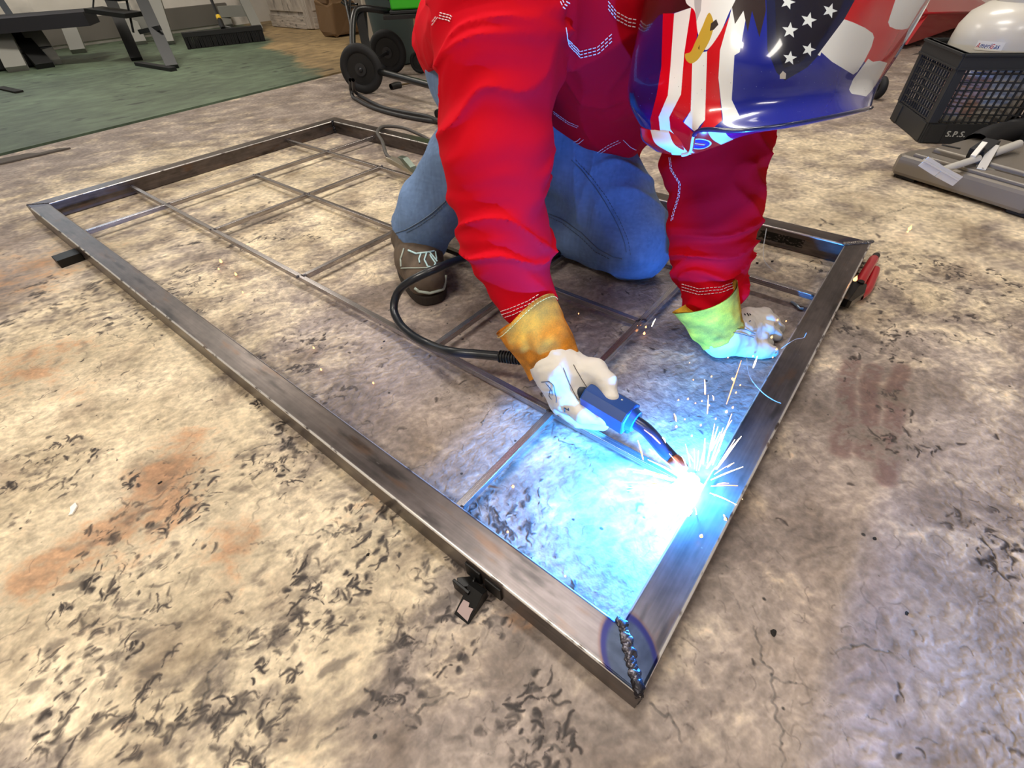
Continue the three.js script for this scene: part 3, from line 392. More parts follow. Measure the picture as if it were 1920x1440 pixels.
// gauntlet gloves: flared suede cuff and a leather hand
const suede = (r, g, b) => dataTex(256, 256, (u, v, o) => { const n = fbm(u * 9, v * 9, 5), p = fbm(u * 4 + 9, v * 4, 3), k = n2(u * 120, v * 120), t = 1 + n * 0.35 + p * 0.45 + k * 0.10; o[0] = r * t; o[1] = g * t; o[2] = b * t * (1 - p * 0.3); });
function gauntlet(a, b, ra, rb, sq, sqDir, tex, bump) {
  const ax = b.clone().sub(a), L = ax.length(); ax.normalize(); const e1 = sqDir.clone().addScaledVector(ax, -sqDir.dot(ax)).normalize(), e2 = ax.clone().cross(e1), N = 64, Mr = 22, th = 0.0032, pos = [], uv = [], idx = [];
  const rings = []; for (let k = 0; k <= Mr; k++) rings.push([k / Mr, 0]); for (let k = Mr; k >= 0; k--) rings.push([k / Mr, 1]);
  for (const [t, inn] of rings) for (let i = 0; i <= N; i++) { const q = i / N * Math.PI * 2, fold = 0.0035 * n3(Math.cos(q) * 2.2 + bump, Math.sin(q) * 2.2, t * 3) + 0.002 * n3(Math.cos(q) * 5, Math.sin(q) * 5 + bump, t * 7), r = mix(ra, rb, Math.pow(t, 0.8)) + fold * (0.4 + t) - inn * th; const c = Math.cos(q) * r, s = Math.sin(q) * r * sq, lip = 0.006 * Math.sin(q * 2 + bump) * (1 - t); const p = a.clone().addScaledVector(ax, t * L + lip).addScaledVector(e1, c).addScaledVector(e2, s); pos.push(p.x, p.y, p.z); uv.push(i / N, t * 0.5); }
  const m = N + 1; for (let k = 0; k < rings.length - 1; k++) for (let i = 0; i < N; i++) { const A = k * m + i; idx.push(A, A + 1, A + m, A + 1, A + m + 1, A + m); }
  const g = new THREE.BufferGeometry(); g.setAttribute('position', new THREE.BufferAttribute(new Float32Array(pos), 3)); g.setAttribute('uv', new THREE.BufferAttribute(new Float32Array(uv), 2)); g.setIndex(idx); g.computeVertexNormals(); return g;
}
const leather = phys('#d9d3c8', 0.62, 0, { sheen: 0.2, sheenColor: new THREE.Color(0.9, 0.9, 0.9) });
const inkM = mat('#2b2a30', 0.7);
const bbox = (pts, m) => [[0, 1, 2].map(i => Math.min(...pts.map(p => p.getComponent(i))) - m), [0, 1, 2].map(i => Math.max(...pts.map(p => p.getComponent(i))) + m)];
const cuffRa = Q(984, 590, 0.775), cuffRb = Q(1043, 684, 0.775);
const gloveR = part('glove', gauntlet(cuffRa, cuffRb, 0.0585, 0.047, 0.82, ray(1100, 520).cross(V(0, 1, 0)), null, 3), mat('#ffffff', 0.9, 0, { map: suede(0.80, 0.50, 0.10) }), person);
const fing = (l, r) => chain(l.map((p, i) => [p, r[i]]));
const wristR = Q(1040, 682, 0.775), wristR2 = Q(1052, 700, 0.768);
const handRp = [rc(wristR, wristR2, 0.044, 0.040), rc(wristR2, Q(1048, 748, 0.772), 0.036, 0.021), rc(wristR2, Q(1070, 742, 0.755), 0.036, 0.023), rc(wristR2, Q(1100, 712, 0.748), 0.036, 0.022)];
const handRf = [
  ...fing([Q(1056, 752, 0.756), Q(1094, 776, 0.738), Q(1142, 786, 0.722)], [0.0175, 0.0145, 0.0115]),                       // index along the handle
  ...fing([Q(1050, 760, 0.776), Q(1084, 786, 0.768), Q(1128, 795, 0.758)], [0.0165, 0.014, 0.012]), ...fing([Q(1060, 735, 0.79), Q(1098, 760, 0.795), Q(1118, 738, 0.79)], [0.016, 0.014, 0.012]), ...fing([Q(1055, 722, 0.79), Q(1088, 746, 0.80), Q(1104, 726, 0.795)], [0.015, 0.013, 0.011]),
];
const thumbR = fing([Q(1078, 690, 0.755), Q(1116, 694, 0.737), Q(1138, 716, 0.722), Q(1146, 744, 0.712)], [0.022, 0.018, 0.0155, 0.012]);
const palmRs = union(handRp, 0.016), indexRs = union(handRf.slice(0, 2), 0.006), thumbRs = union(thumbR, 0.008), handRs1 = union(handRf.slice(2), 0.003), handRs0 = (x, y, z) => smin(smin(palmRs(x, y, z), indexRs(x, y, z), 0.007), thumbRs(x, y, z), 0.010);
const handRs = (x, y, z) => { const d = smin(handRs0(x, y, z), handRs1(x, y, z), 0.004); return d > 0.02 ? d : d - 0.0016 * n3(x * 55, y * 55, z * 55) - 0.0008 * n3(x * 140, y * 140, z * 140); };
{ const [lo, hi] = bbox([wristR, wristR2, Q(1146, 744, 0.70), Q(1140, 790, 0.735), Q(1100, 760, 0.81), Q(1045, 760, 0.775)], 0.055);
  part('leather_hand', meshSDF(handRs, lo, hi, 0.0026), leather, gloveR);
  { const ax = cuffRb.clone().sub(cuffRa).normalize(), e1 = ray(1100, 520).cross(V(0, 1, 0)); e1.addScaledVector(ax, -e1.dot(ax)).normalize(); const e2 = ax.clone().cross(e1), ring = []; for (let i = 0; i <= 40; i++) { const q = i / 40 * Math.PI * 2, r = 0.0592 + 0.0014 * n3(Math.cos(q) * 2.2 + 3, Math.sin(q) * 2.2, 0.25); ring.push(cuffRa.clone().addScaledVector(ax, 0.006 + 0.006 * Math.sin(q * 2 + 3) * 0.92).addScaledVector(e1, Math.cos(q) * r).addScaledVector(e2, Math.sin(q) * r * 0.82)); } part('cuff_stitching', merge(dashes(ring, 0.0006, 0.004, 0.002)), mat('#e2c070', 0.8), gloveR); }
  const ink = []; const ln = (pxs, r) => { const p = laid(handRs, pxs, 0.4); if (p.length > 1) ink.push(...dashes(p, r, 0.004, 0)); };
  ln([[1056, 690], [1068, 720], [1082, 748], [1100, 757]], 0.0005); ln([[1075, 684], [1090, 710], [1106, 734]], 0.0005); ln([[1016, 716], [1030, 715], [1038, 722], [1044, 748], [1043, 758]], 0.0006); ln([[1024, 718], [1032, 728], [1030, 742], [1038, 752]], 0.0005); ln([[1028, 722], [1036, 734], [1036, 746]], 0.0005);
  ln([[1054, 765], [1057, 772]], 0.0008); ln([[1060, 772], [1058, 763], [1067, 770], [1065, 760]], 0.0008);
  if (ink.length) part('printed_mark', merge(ink), inkM, gloveR);
}
const cuffLa = P(1321, 560, 0.118), cuffLb = P(1355, 634, 0.050);
const gloveL = part('glove', gauntlet(cuffLa, cuffLb, 0.064, 0.043, 0.85, V(1, 0, 0.8), null, 11), mat('#ffffff', 0.9, 0, { map: suede(0.80, 0.66, 0.20) }), person);  // yellower suede than the other cuff: arc light put into the colour
const wristL = P(1353, 632, 0.050);
const fL = [
  ...fing([P(1402, 592, 0.045), P(1432, 590, 0.040), P(1452, 602, 0.016)], [0.017, 0.0145, 0.0115]), ...fing([P(1408, 602, 0.047), P(1440, 602, 0.040), P(1459, 616, 0.015)], [0.017, 0.015, 0.012]),
  ...fing([P(1406, 614, 0.044), P(1438, 617, 0.036), P(1456, 630, 0.014)], [0.017, 0.0145, 0.0115]), ...fing([P(1400, 626, 0.038), P(1426, 632, 0.030), P(1440, 642, 0.013)], [0.016, 0.013, 0.0105]),
];
const handLs0 = union([rc(wristL, P(1376, 622, 0.048), 0.040, 0.034), rc(P(1376, 618, 0.048), P(1403, 596, 0.045), 0.030, 0.020), rc(P(1376, 622, 0.046), P(1405, 612, 0.044), 0.030, 0.021), rc(P(1374, 628, 0.044), P(1400, 626, 0.038), 0.028, 0.019)], 0.016);
const thumbL = union(fing([P(1362, 640, 0.040), P(1400, 650, 0.026), P(1428, 656, 0.018), P(1449, 659, 0.013)], [0.023, 0.0185, 0.0155, 0.0115]), 0.012), fLs = union(fL, 0.004);
const handLs = (x, y, z) => { const d = smin(smin(handLs0(x, y, z), thumbL(x, y, z), 0.014), fLs(x, y, z), 0.009); return Math.max(0.002 - y, d > 0.02 ? d : d - 0.0016 * n3(x * 55, y * 55, z * 55) - 0.0008 * n3(x * 140, y * 140, z * 140)); };
{ const [lo, hi] = bbox([wristL, P(1459, 660, 0.01), P(1459, 590, 0.04), P(1440, 655, 0.01)], 0.05); part('leather_hand', meshSDF(handLs, lo, hi, 0.0026), leather, gloveL);
  const ink = []; const ln = (pxs, r) => { const p = laid(handLs, pxs, 0.5); if (p.length > 1) ink.push(...dashes(p, r, 0.004, 0)); };
  ln([[1374, 588], [1384, 588], [1385, 598], [1378, 601]], 0.0007); ln([[1395, 589], [1401, 597]], 0.001); ln([[1400, 588], [1406, 597]], 0.001); ln([[1405, 589], [1411, 597]], 0.001); ln([[1404, 603], [1411, 600]], 0.001); ln([[1376, 616], [1398, 618], [1420, 628]], 0.0005); ln([[1368, 622], [1396, 628], [1418, 634]], 0.0005);
  if (ink.length) part('printed_mark', merge(ink), inkM, gloveL); }
// boots
function boot(toe, heel, ankle, vis) {
  const f = toe.clone().sub(heel).normalize(), up = V(0, 1, 0), pt = (t, y) => heel.clone().lerp(toe, t).setY(y);
  const upper = union([rc(pt(0.10, 0.06), pt(0.55, 0.058), 0.044, 0.052), rc(pt(0.55, 0.056), pt(0.84, 0.048), 0.052, 0.047), rc(pt(0.12, 0.07), ankle, 0.042, 0.048), rc(pt(0.45, 0.07), ankle, 0.04, 0.046)], 0.03);
  const s = (x, y, z) => Math.max(upper(x, y, z), 0.020 - y) - 0.001 * n3(x * 60, y * 60, z * 60);
  const [lo, hi] = bbox([toe, heel, ankle], 0.08);
  const o = part('boot', colored(meshSDF(s, lo, hi, 0.004), (x, y, z, c) => { const t = 1 + 0.35 * n3(x * 40, y * 40, z * 40) + 0.2 * n3(x * 130, y * 130, z * 130); c[0] = 0.105 * t; c[1] = 0.075 * t; c[2] = 0.052 * t; }), mat('#ffffff', 0.75, 0, { vertexColors: true }), person);
  const side = up.clone().cross(f), prof = []; for (let i = 0; i < 40; i++) { const q = i / 40 * Math.PI * 2, c = Math.cos(q), L = toe.distanceTo(heel), w = 0.054 - 0.008 * Math.sin(c * 2 + 0.5) * 0.4; prof.push([c * L / 2 * 1.03, Math.sign(Math.sin(q)) * Math.pow(Math.abs(Math.sin(q)), 0.7) * w]); }
  const sg = extrude(prof, 0.018, 0.003).translate(0, 0, 0.004); sg.applyMatrix4(basis(heel.clone().add(toe).multiplyScalar(0.5).setY(0), f, side, up)); part('sole', sg, mat('#2a221b', 0.85), o);
  return [o, s];
}
const [bootR, bootRs] = boot(P(812, 570, 0), V(.565, 0, -.975), V(.545, .125, -.89), true);
boot(V(.80, 0, -.86), V(.85, 0.0, -1.10), V(.83, .085, -.98), false);
{ const lace = (pxs, r, lift) => { const p = laid(bootRs, pxs, 0.6); if (p.length > 2) return tube(p, r, p.length * 3, 6); };
  const L = [lace([[766, 470], [780, 476], [800, 474], [818, 470]], 0.0024), lace([[790, 474], [786, 486], [788, 498]], 0.002), lace([[800, 474], [796, 488], [802, 500], [812, 502], [816, 494], [808, 482], [804, 474]], 0.002), lace([[806, 474], [814, 484], [822, 494]], 0.002), lace([[816, 472], [818, 484], [817, 490]], 0.0018)].filter(Boolean);
  if (L.length) part('laces', merge(L), mat('#bfe0e4', 0.8), bootR);
  const B = [lace([[758, 466], [752, 486], [753, 504]], 0.0022), lace([[778, 540], [786, 546], [806, 549], [828, 543], [838, 532], [838, 520], [832, 512]], 0.0036), lace([[753, 503], [780, 503], [812, 502]], 0.0014)].filter(Boolean);
  if (B.length) part('trim', merge(B), mat('#a9b3a8', 0.8), bootR); }
// head and neck under the helmet: one body surface, with a face
{ const c = Q(1470, 70, 0.70), nk = V(.70, .60, -.44), fd = V(-.25, -.9, .3).normalize(), crown = V(-.85, .2, -.25), up = crown.addScaledVector(fd, -crown.dot(fd)).normalize(), sd = up.clone().cross(fd).normalize(), pt = (s, u, f) => c.clone().addScaledVector(sd, s).addScaledVector(up, u).addScaledVector(fd, f);
  const s = union([rc(pt(0, .03, -.02), pt(0, .02, .02), .088, .082), rc(pt(0, -.03, .03), pt(0, -.075, .055), .065, .042), rc(pt(0, .0, .095), pt(0, -.02, .108), .010, .014), rc(pt(-.02, -.055, .09), pt(.02, -.055, .09), .010, .010), rc(pt(.082, 0, -.005), pt(.085, -.03, -.005), .012, .009), rc(pt(-.082, 0, -.005), pt(-.085, -.03, -.005), .012, .009), rc(pt(0, -.05, -.02), nk, .055, .07)], 0.02);
  const [lo, hi] = bbox([c, nk], 0.15); part('body', meshSDF(s, lo, hi, 0.006), mat('#b98c74', 0.6), person); }
// ---------------------------------------------------------------- welding helmet
// shell drawn through ribs that run from the crown to the brow; each rib's points: [photo x, photo y, distance]
const RIBS = [
  [[1250, -230, .76], [1240, -110, .77], [1232, 0, .77], [1214, 110, .77], [1212, 190, .765], [1240, 268, .74]],
  [[1225, -250, .645], [1213, -110, .65], [1207, 0, .655], [1184, 115, .66], [1180, 196, .66], [1234, 284, .65]],
  [[1277, -275, .575], [1260, -120, .575], [1254, 0, .58], [1240, 115, .588], [1236, 205, .592], [1289, 289, .60]],
  [[1337, -285, .53], [1327, -125, .525], [1322, 0, .528], [1314, 110, .536], [1304, 196, .55], [1308, 246, .552]],
  [[1400, -290, .505], [1392, -130, .498], [1388, 0, .50], [1382, 110, .508], [1378, 200, .528], [1388, 245, .520]],
  [[1485, -290, .495], [1484, -130, .488], [1482, 0, .489], [1474, 115, .498], [1468, 188, .518], [1480, 234, .508]],
  [[1580, -280, .505], [1580, -125, .50], [1575, 0, .50], [1556, 110, .51], [1548, 178, .526], [1562, 219, .516]],
  [[1690, -270, .54], [1685, -120, .54], [1655, 0, .54], [1618, 110, .55], [1600, 166, .56], [1620, 206, .552]],
  [[1800, -240, .62], [1790, -110, .625], [1742, 0, .625], [1686, 98, .625], [1648, 158, .625], [1634, 200, .62]],
  [[1780, -220, .75], [1770, -100, .76], [1728, 0, .76], [1675, 95, .75], [1640, 150, .745], [1622, 190, .74]],
];
function netSurface(rows, NU, NV, thick) {
  const cr = (p0, p1, p2, p3, t) => { const t2 = t * t, t3 = t2 * t; return p0.clone().multiplyScalar(-.5 * t3 + t2 - .5 * t).addScaledVector(p1, 1.5 * t3 - 2.5 * t2 + 1).addScaledVector(p2, -1.5 * t3 + 2 * t2 + .5 * t).addScaledVector(p3, .5 * t3 - .5 * t2); };
  const al = (l, t) => { const n = l.length - 1, i = Math.min(n - 1, Math.floor(t * n)), f = t * n - i, g = k => l[clamp(k, 0, n)]; return cr(i ? g(i - 1) : g(0).clone().multiplyScalar(2).sub(g(1)), g(i), g(i + 1), i < n - 1 ? g(i + 2) : g(n).clone().multiplyScalar(2).sub(g(n - 1)), f); };
  const W = rows.map(r => r.map(([x, y, d]) => Q(x, y, d))), S = (u, v) => al(W.map(c => al(c, v)), u);
  const pos = [], uv = [], idx = [], G = []; for (let j = 0; j <= NV; j++) for (let i = 0; i <= NU; i++) G.push(S(i / NU, j / NV));
  const m = NU + 1, nor = (i, j) => { const a = G[j * m + Math.min(NU, i + 1)].clone().sub(G[j * m + Math.max(0, i - 1)]), b = G[Math.min(NV, j + 1) * m + i].clone().sub(G[Math.max(0, j - 1) * m + i]); return a.cross(b).normalize(); };
  const mid = nor(NU >> 1, NV >> 1), sg = mid.dot(FWD) > 0 ? -1 : 1;
  for (const inn of [0, 1]) for (let j = 0; j <= NV; j++) for (let i = 0; i <= NU; i++) { const p = G[j * m + i].clone().addScaledVector(nor(i, j), -sg * thick * inn); pos.push(p.x, p.y, p.z); uv.push(i / NU, j / NV); }
  const base = m * (NV + 1), f = (a, b, c) => sg > 0 ? idx.push(a, b, c) : idx.push(a, c, b);
  for (let j = 0; j < NV; j++) for (let i = 0; i < NU; i++) { const a = j * m + i; f(a, a + 1, a + m); f(a + 1, a + m + 1, a + m); f(base + a, base + a + m, base + a + 1); f(base + a + 1, base + a + m, base + a + m + 1); }
  for (let i = 0; i < NU; i++) { for (const j of [0, NV]) { const a = j * m + i, b = base + a; j ? (f(a, a + 1, b), f(a + 1, b + 1, b)) : (f(a, b, a + 1), f(a + 1, b, b + 1)); } }
  for (let j = 0; j < NV; j++) for (const i of [0, NU]) { const a = j * m + i, b = base + a; i ? (f(a, b, a + m), f(a + m, b, b + m)) : (f(a, a + m, b), f(a + m, b + m, b)); }
  const g = new THREE.BufferGeometry(); g.setAttribute('position', new THREE.BufferAttribute(new Float32Array(pos), 3)); g.setAttribute('uv', new THREE.BufferAttribute(new Float32Array(uv), 2)); g.setIndex(idx); g.computeVertexNormals();
  return { g, S };
}
const toPx = p => { const d = p.clone().sub(EYE), w = d.dot(FWD); return [960 + FOC * d.dot(RGT) / w, 720 - FOC * d.dot(UPV) / w]; };
const helmet = thing('welding_helmet', 'glossy blue welding helmet painted with eagle, white stars and red stripes', 'helmet', V(0, 0, 0));
{
  const shell = netSurface(RIBS, 108, 60, 0.004), lut = []; for (let j = 0; j <= 60; j++) for (let i = 0; i <= 108; i++) { const u = mix(0.09, 0.93, i / 108), v = mix(0.15, 1, j / 60); lut.push([...toPx(shell.S(u, v)), u, v]); }
  const uvAt = (x, y) => { let b = null, bd = 1e9; for (const l of lut) { const d = (l[0] - x) ** 2 + (l[1] - y) ** 2; if (d < bd) { bd = d; b = l; } } const e = 0.004, [ax, ay] = toPx(shell.S(b[2] + e, b[3])), [bx, by] = toPx(shell.S(b[2], Math.min(1, b[3] + e))), m00 = (ax - b[0]) / e, m10 = (ay - b[1]) / e, m01 = (bx - b[0]) / e, m11 = (by - b[1]) / e, D = m00 * m11 - m01 * m10; if (Math.abs(D) < 1) return [b[2], b[3]]; let du = ((x - b[0]) * m11 - (y - b[1]) * m01) / D, dv = (-(x - b[0]) * m10 + (y - b[1]) * m00) / D; du = clamp(du, -0.02, 0.02); dv = clamp(dv, -0.03, 0.03); return [b[2] + du, b[3] + dv]; };
  const cw = 2048, ch = 1024, cv = document.createElement('canvas'); cv.width = cw; cv.height = ch; const c = cv.getContext('2d');
  c.fillStyle = '#081d94'; c.fillRect(0, 0, cw, ch);
  const poly = (pts0, fill, smooth) => { const pts = smooth ? new THREE.CatmullRomCurve3(pts0.map(([a, b]) => V(a, b, 0)), true, 'centripetal').getPoints(pts0.length * 6).map(p => [p.x, p.y]) : pts0; c.beginPath(); let k = 0; const n = pts.length; for (let i = 0; i < n; i++) { const [a, b] = pts[i], [d, e] = pts[(i + 1) % n], s = Math.max(1, Math.ceil(Math.hypot(d - a, e - b) / 14)); for (let q = 0; q < s; q++) { const [u, v] = uvAt(mix(a, d, q / s), mix(b, e, q / s)); k++ ? c.lineTo(u * cw, (1 - v) * ch) : c.moveTo(u * cw, (1 - v) * ch); } } c.closePath(); c.fillStyle = fill; c.fill(); };
  const RED = '#d3061a', WHT = '#f2f5f6', SHADE_NAVY = '#07115a', BRN = '#2a1a18';
  poly([[1180, -110], [1262, -110], [1250, 20], [1242, 110], [1231, 180], [1219, 230], [1236, 286], [1204, 262], [1178, 190], [1182, 110], [1206, 0]], SHADE_NAVY);  // darker blue strip: shade on the shell side put into the paint
  poly([[1206, -110], [1340, -110], [1310, 10], [1265, 24], [1236, 28], [1208, 60], [1196, 20]], BRN);
  poly([[1243, 25], [1264, 25], [1257, 125], [1252, 179], [1235, 219], [1238, 250], [1261, 290], [1236, 288], [1222, 255], [1219, 225], [1231, 179], [1240, 125]], RED);
  poly([[1264, 25], [1296, 14], [1290, 60], [1283, 100], [1277, 177], [1255, 220], [1257, 242], [1275, 268], [1294, 290], [1261, 290], [1238, 250], [1235, 219], [1252, 179], [1257, 125]], WHT);
  poly([[1296, 14], [1306, 14], [1308, 60], [1298, 117], [1295, 208], [1280, 228], [1306, 254], [1300, 284], [1294, 290], [1275, 268], [1257, 242], [1255, 220], [1277, 177], [1283, 100]], RED);
  poly([[1308, 100], [1326, 96], [1322, 225], [1312, 236], [1304, 248], [1282, 230], [1295, 208], [1298, 117]], WHT);
  poly([[1368, 31], [1350, 94], [1347, 146], [1354, 226], [1334, 242], [1312, 242], [1322, 225], [1326, 96], [1345, 70]], RED);
  poly([[1408, -20], [1387, 98], [1377, 104], [1372, 187], [1387, 218], [1356, 228], [1347, 146], [1350, 94], [1368, 31], [1380, -20]], WHT);
  poly([[1380, -110], [1430, -110], [1436, 20], [1424, 70], [1410, 20], [1402, 60], [1394, 20], [1378, 45], [1370, 0]], BRN);
  poly([[1296, -60], [1380, -60], [1382, -10], [1366, 26], [1350, 62], [1324, 94], [1318, 88], [1308, 60], [1302, 20], [1286, 4]], WHT, 1);   // the eagle's head
  poly([[1300, -60], [1320, -60], [1314, 20], [1306, 40], [1302, 10]], '#b9bcc0');
  poly([[1330, 24], [1338, 44], [1332, 72], [1318, 98], [1306, 114], [1295, 119], [1286, 112], [1285, 101], [1294, 98], [1304, 78], [1316, 52]], '#caa83a', 1);
  poly([[1333, 44], [1343, 36], [1347, 46], [1338, 56], [1331, 58]], '#3b3330'); poly([[1309, 90], [1312, 84], [1311, 94]], '#4a3b16');
  poly([[1434, -110], [1439, 94], [1456, 136], [1472, 151], [1514, 126], [1540, 98], [1582, 38], [1606, -6], [1640, -110]], '#03103f');     // dark field of stars
  poly([[1450, -110], [1456, 92], [1470, 128], [1500, 118], [1530, 90], [1570, 30], [1600, -40], [1620, -110]], '#0b0b22');
  const star = (x, y, r, a) => { const p = []; for (let i = 0; i < 10; i++) { const q = a + i * Math.PI / 5, R = i % 2 ? r * 0.42 : r; p.push([x + R * Math.sin(q), y - R * Math.cos(q)]); } poly(p, '#e6eef2'); };
  for (const [x, y, r, a] of [[1477, 4, 15, 0.3], [1481, 57, 16, 0.1], [1516, 38, 16, 0.25], [1481, 109, 14, 0.15], [1516, 93, 14, 0.3], [1556, 20, 15, 0.35], [1522, -22, 16, .3], [1566, -36, 16, .3], [1476, -50, 16, .2], [1520, -80, 16, .3]]) star(x, y, r, a);
  poly([[1462, 140], [1468, 133], [1474, 138], [1473, 148], [1462, 148]], '#cfc9c0');
  poly([[1600, -110], [1606, -6], [1583, 36], [1600, 60], [1620, 115], [1650, 150], [1700, 90], [1790, -60], [1760, -110]], RED);
  poly([[1682, -10], [1672, 20], [1665, 42], [1668, 50], [1680, 55], [1692, 56], [1703, 53], [1720, 25], [1740, -6], [1770, -60], [1750, -100], [1705, -90]], WHT);
  poly([[1583, 36], [1600, 42], [1622, 52], [1636, 62], [1639, 70], [1634, 88], [1622, 112], [1608, 134], [1600, 140], [1590, 134], [1560, 116], [1533, 103]], WHT);
  poly([[1540, 98], [1560, 116], [1590, 134], [1602, 141], [1592, 168], [1597, 176], [1612, 179], [1600, 190], [1520, 160]], '#081d94');
  poly([[1628, 110], [1637, 116], [1650, 114], [1664, 118], [1650, 145], [1636, 168], [1624, 181], [1610, 178], [1597, 176], [1592, 168], [1600, 148]], WHT);
  poly([[1703, 56], [1692, 84], [1676, 108], [1690, 96], [1712, 66], [1745, 14], [1740, 0]], WHT);
  // scuffs and spatter on the paint
  for (let i = 0; i < 260; i++) { c.fillStyle = rnd() < 0.6 ? 'rgba(30,30,40,0.5)' : 'rgba(220,230,240,0.5)'; c.fillRect(rr(200, 1850), (1 - rr(0.6, 1)) * ch, rr(1, 4), rr(1, 3)); }
  const tex = new THREE.CanvasTexture(cv); tex.colorSpace = THREE.SRGBColorSpace;
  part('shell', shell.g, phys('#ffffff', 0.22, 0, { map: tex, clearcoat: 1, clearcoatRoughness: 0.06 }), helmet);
  const low = netSurface([[[1215, 238, .70], [1216, 256, .70], [1228, 276, .70]], [[1200, 238, .655], [1206, 264, .652], [1234, 285, .65]], [[1252, 246, .60], [1262, 272, .602], [1291, 290, .605]], [[1312, 238, .575], [1322, 262, .588], [1340, 276, .602]], [[1390, 236, .56], [1394, 248, .59], [1398, 254, .62]], [[1480, 226, .56], [1482, 234, .60], [1482, 238, .64]], [[1560, 210, .57], [1556, 216, .61], [1550, 218, .65]], [[1620, 196, .60], [1606, 200, .64], [1596, 200, .68]]], 56, 18, 0.004);
  const c2 = document.createElement('canvas'); c2.width = 1024; c2.height = 256; const d = c2.getContext('2d'); d.fillStyle = '#0a1d8c'; d.fillRect(0, 0, 1024, 256);
  for (const [a, b, f] of [[0.16, 0.22, RED], [0.22, 0.30, WHT], [0.30, 0.46, RED], [0.46, 0.52, WHT]]) { d.fillStyle = f; d.beginPath(); d.moveTo(a * 1024, 0); d.lineTo(b * 1024, 0); d.lineTo((b - 0.01) * 1024, 256); d.lineTo((a - 0.01) * 1024, 256); d.fill(); }
  d.fillStyle = '#dfe4e6'; d.beginPath(); d.ellipse(400, 90, 52, 66, 0, 0, 7); d.fill(); d.fillStyle = '#1732b4'; d.beginPath(); d.ellipse(400, 90, 44, 56, 0, 0, 7); d.fill(); d.strokeStyle = '#e23a3a'; d.lineWidth = 9; d.beginPath(); d.moveTo(376, 110); d.lineTo(412, 60); d.moveTo(390, 120); d.lineTo(424, 74); d.stroke(); d.strokeStyle = '#f2f4f6'; d.lineWidth = 6; d.beginPath(); d.moveTo(384, 118); d.lineTo(418, 66); d.stroke();
  const t2 = new THREE.CanvasTexture(c2); t2.colorSpace = THREE.SRGBColorSpace;
  part('chin_shell', low.g, phys('#ffffff', 0.25, 0, { map: t2, clearcoat: 1, clearcoatRoughness: 0.08 }), helmet);
  const lip = []; for (let i = 0; i <= 40; i++) lip.push(shell.S(mix(0.31, 0.86, i / 40), 1)); part('brow_edge', tube(lip, 0.0026, 90, 8), phys('#10204f', 0.2, 0, { clearcoat: 1 }), helmet);
  const ridge = []; for (let i = 0; i <= 20; i++) ridge.push(shell.S(mix(0.20, 0.33, i / 20), 1)); part('brow_edge', tube(ridge, 0.0018, 40, 8), mat('#dfe4e6', 0.3), helmet);
  const cap = netSurface([[[1262, -225, .78], [1300, -300, .80], [1360, -340, .82]], [[1230, -252, .655], [1300, -345, .70], [1380, -390, .76]], [[1337, -287, .535], [1380, -390, .60], [1430, -430, .70]], [[1485, -292, .50], [1490, -400, .57], [1490, -450, .68]], [[1690, -272, .545], [1620, -390, .60], [1560, -430, .70]], [[1795, -242, .625], [1700, -340, .68], [1600, -390, .76]], [[1778, -222, .75], [1700, -290, .79], [1620, -340, .82]]], 40, 14, 0.004);
  part('crown', cap.g, phys('#05147a', 0.25, 0, { clearcoat: 1, clearcoatRoughness: 0.08 }), helmet);
}
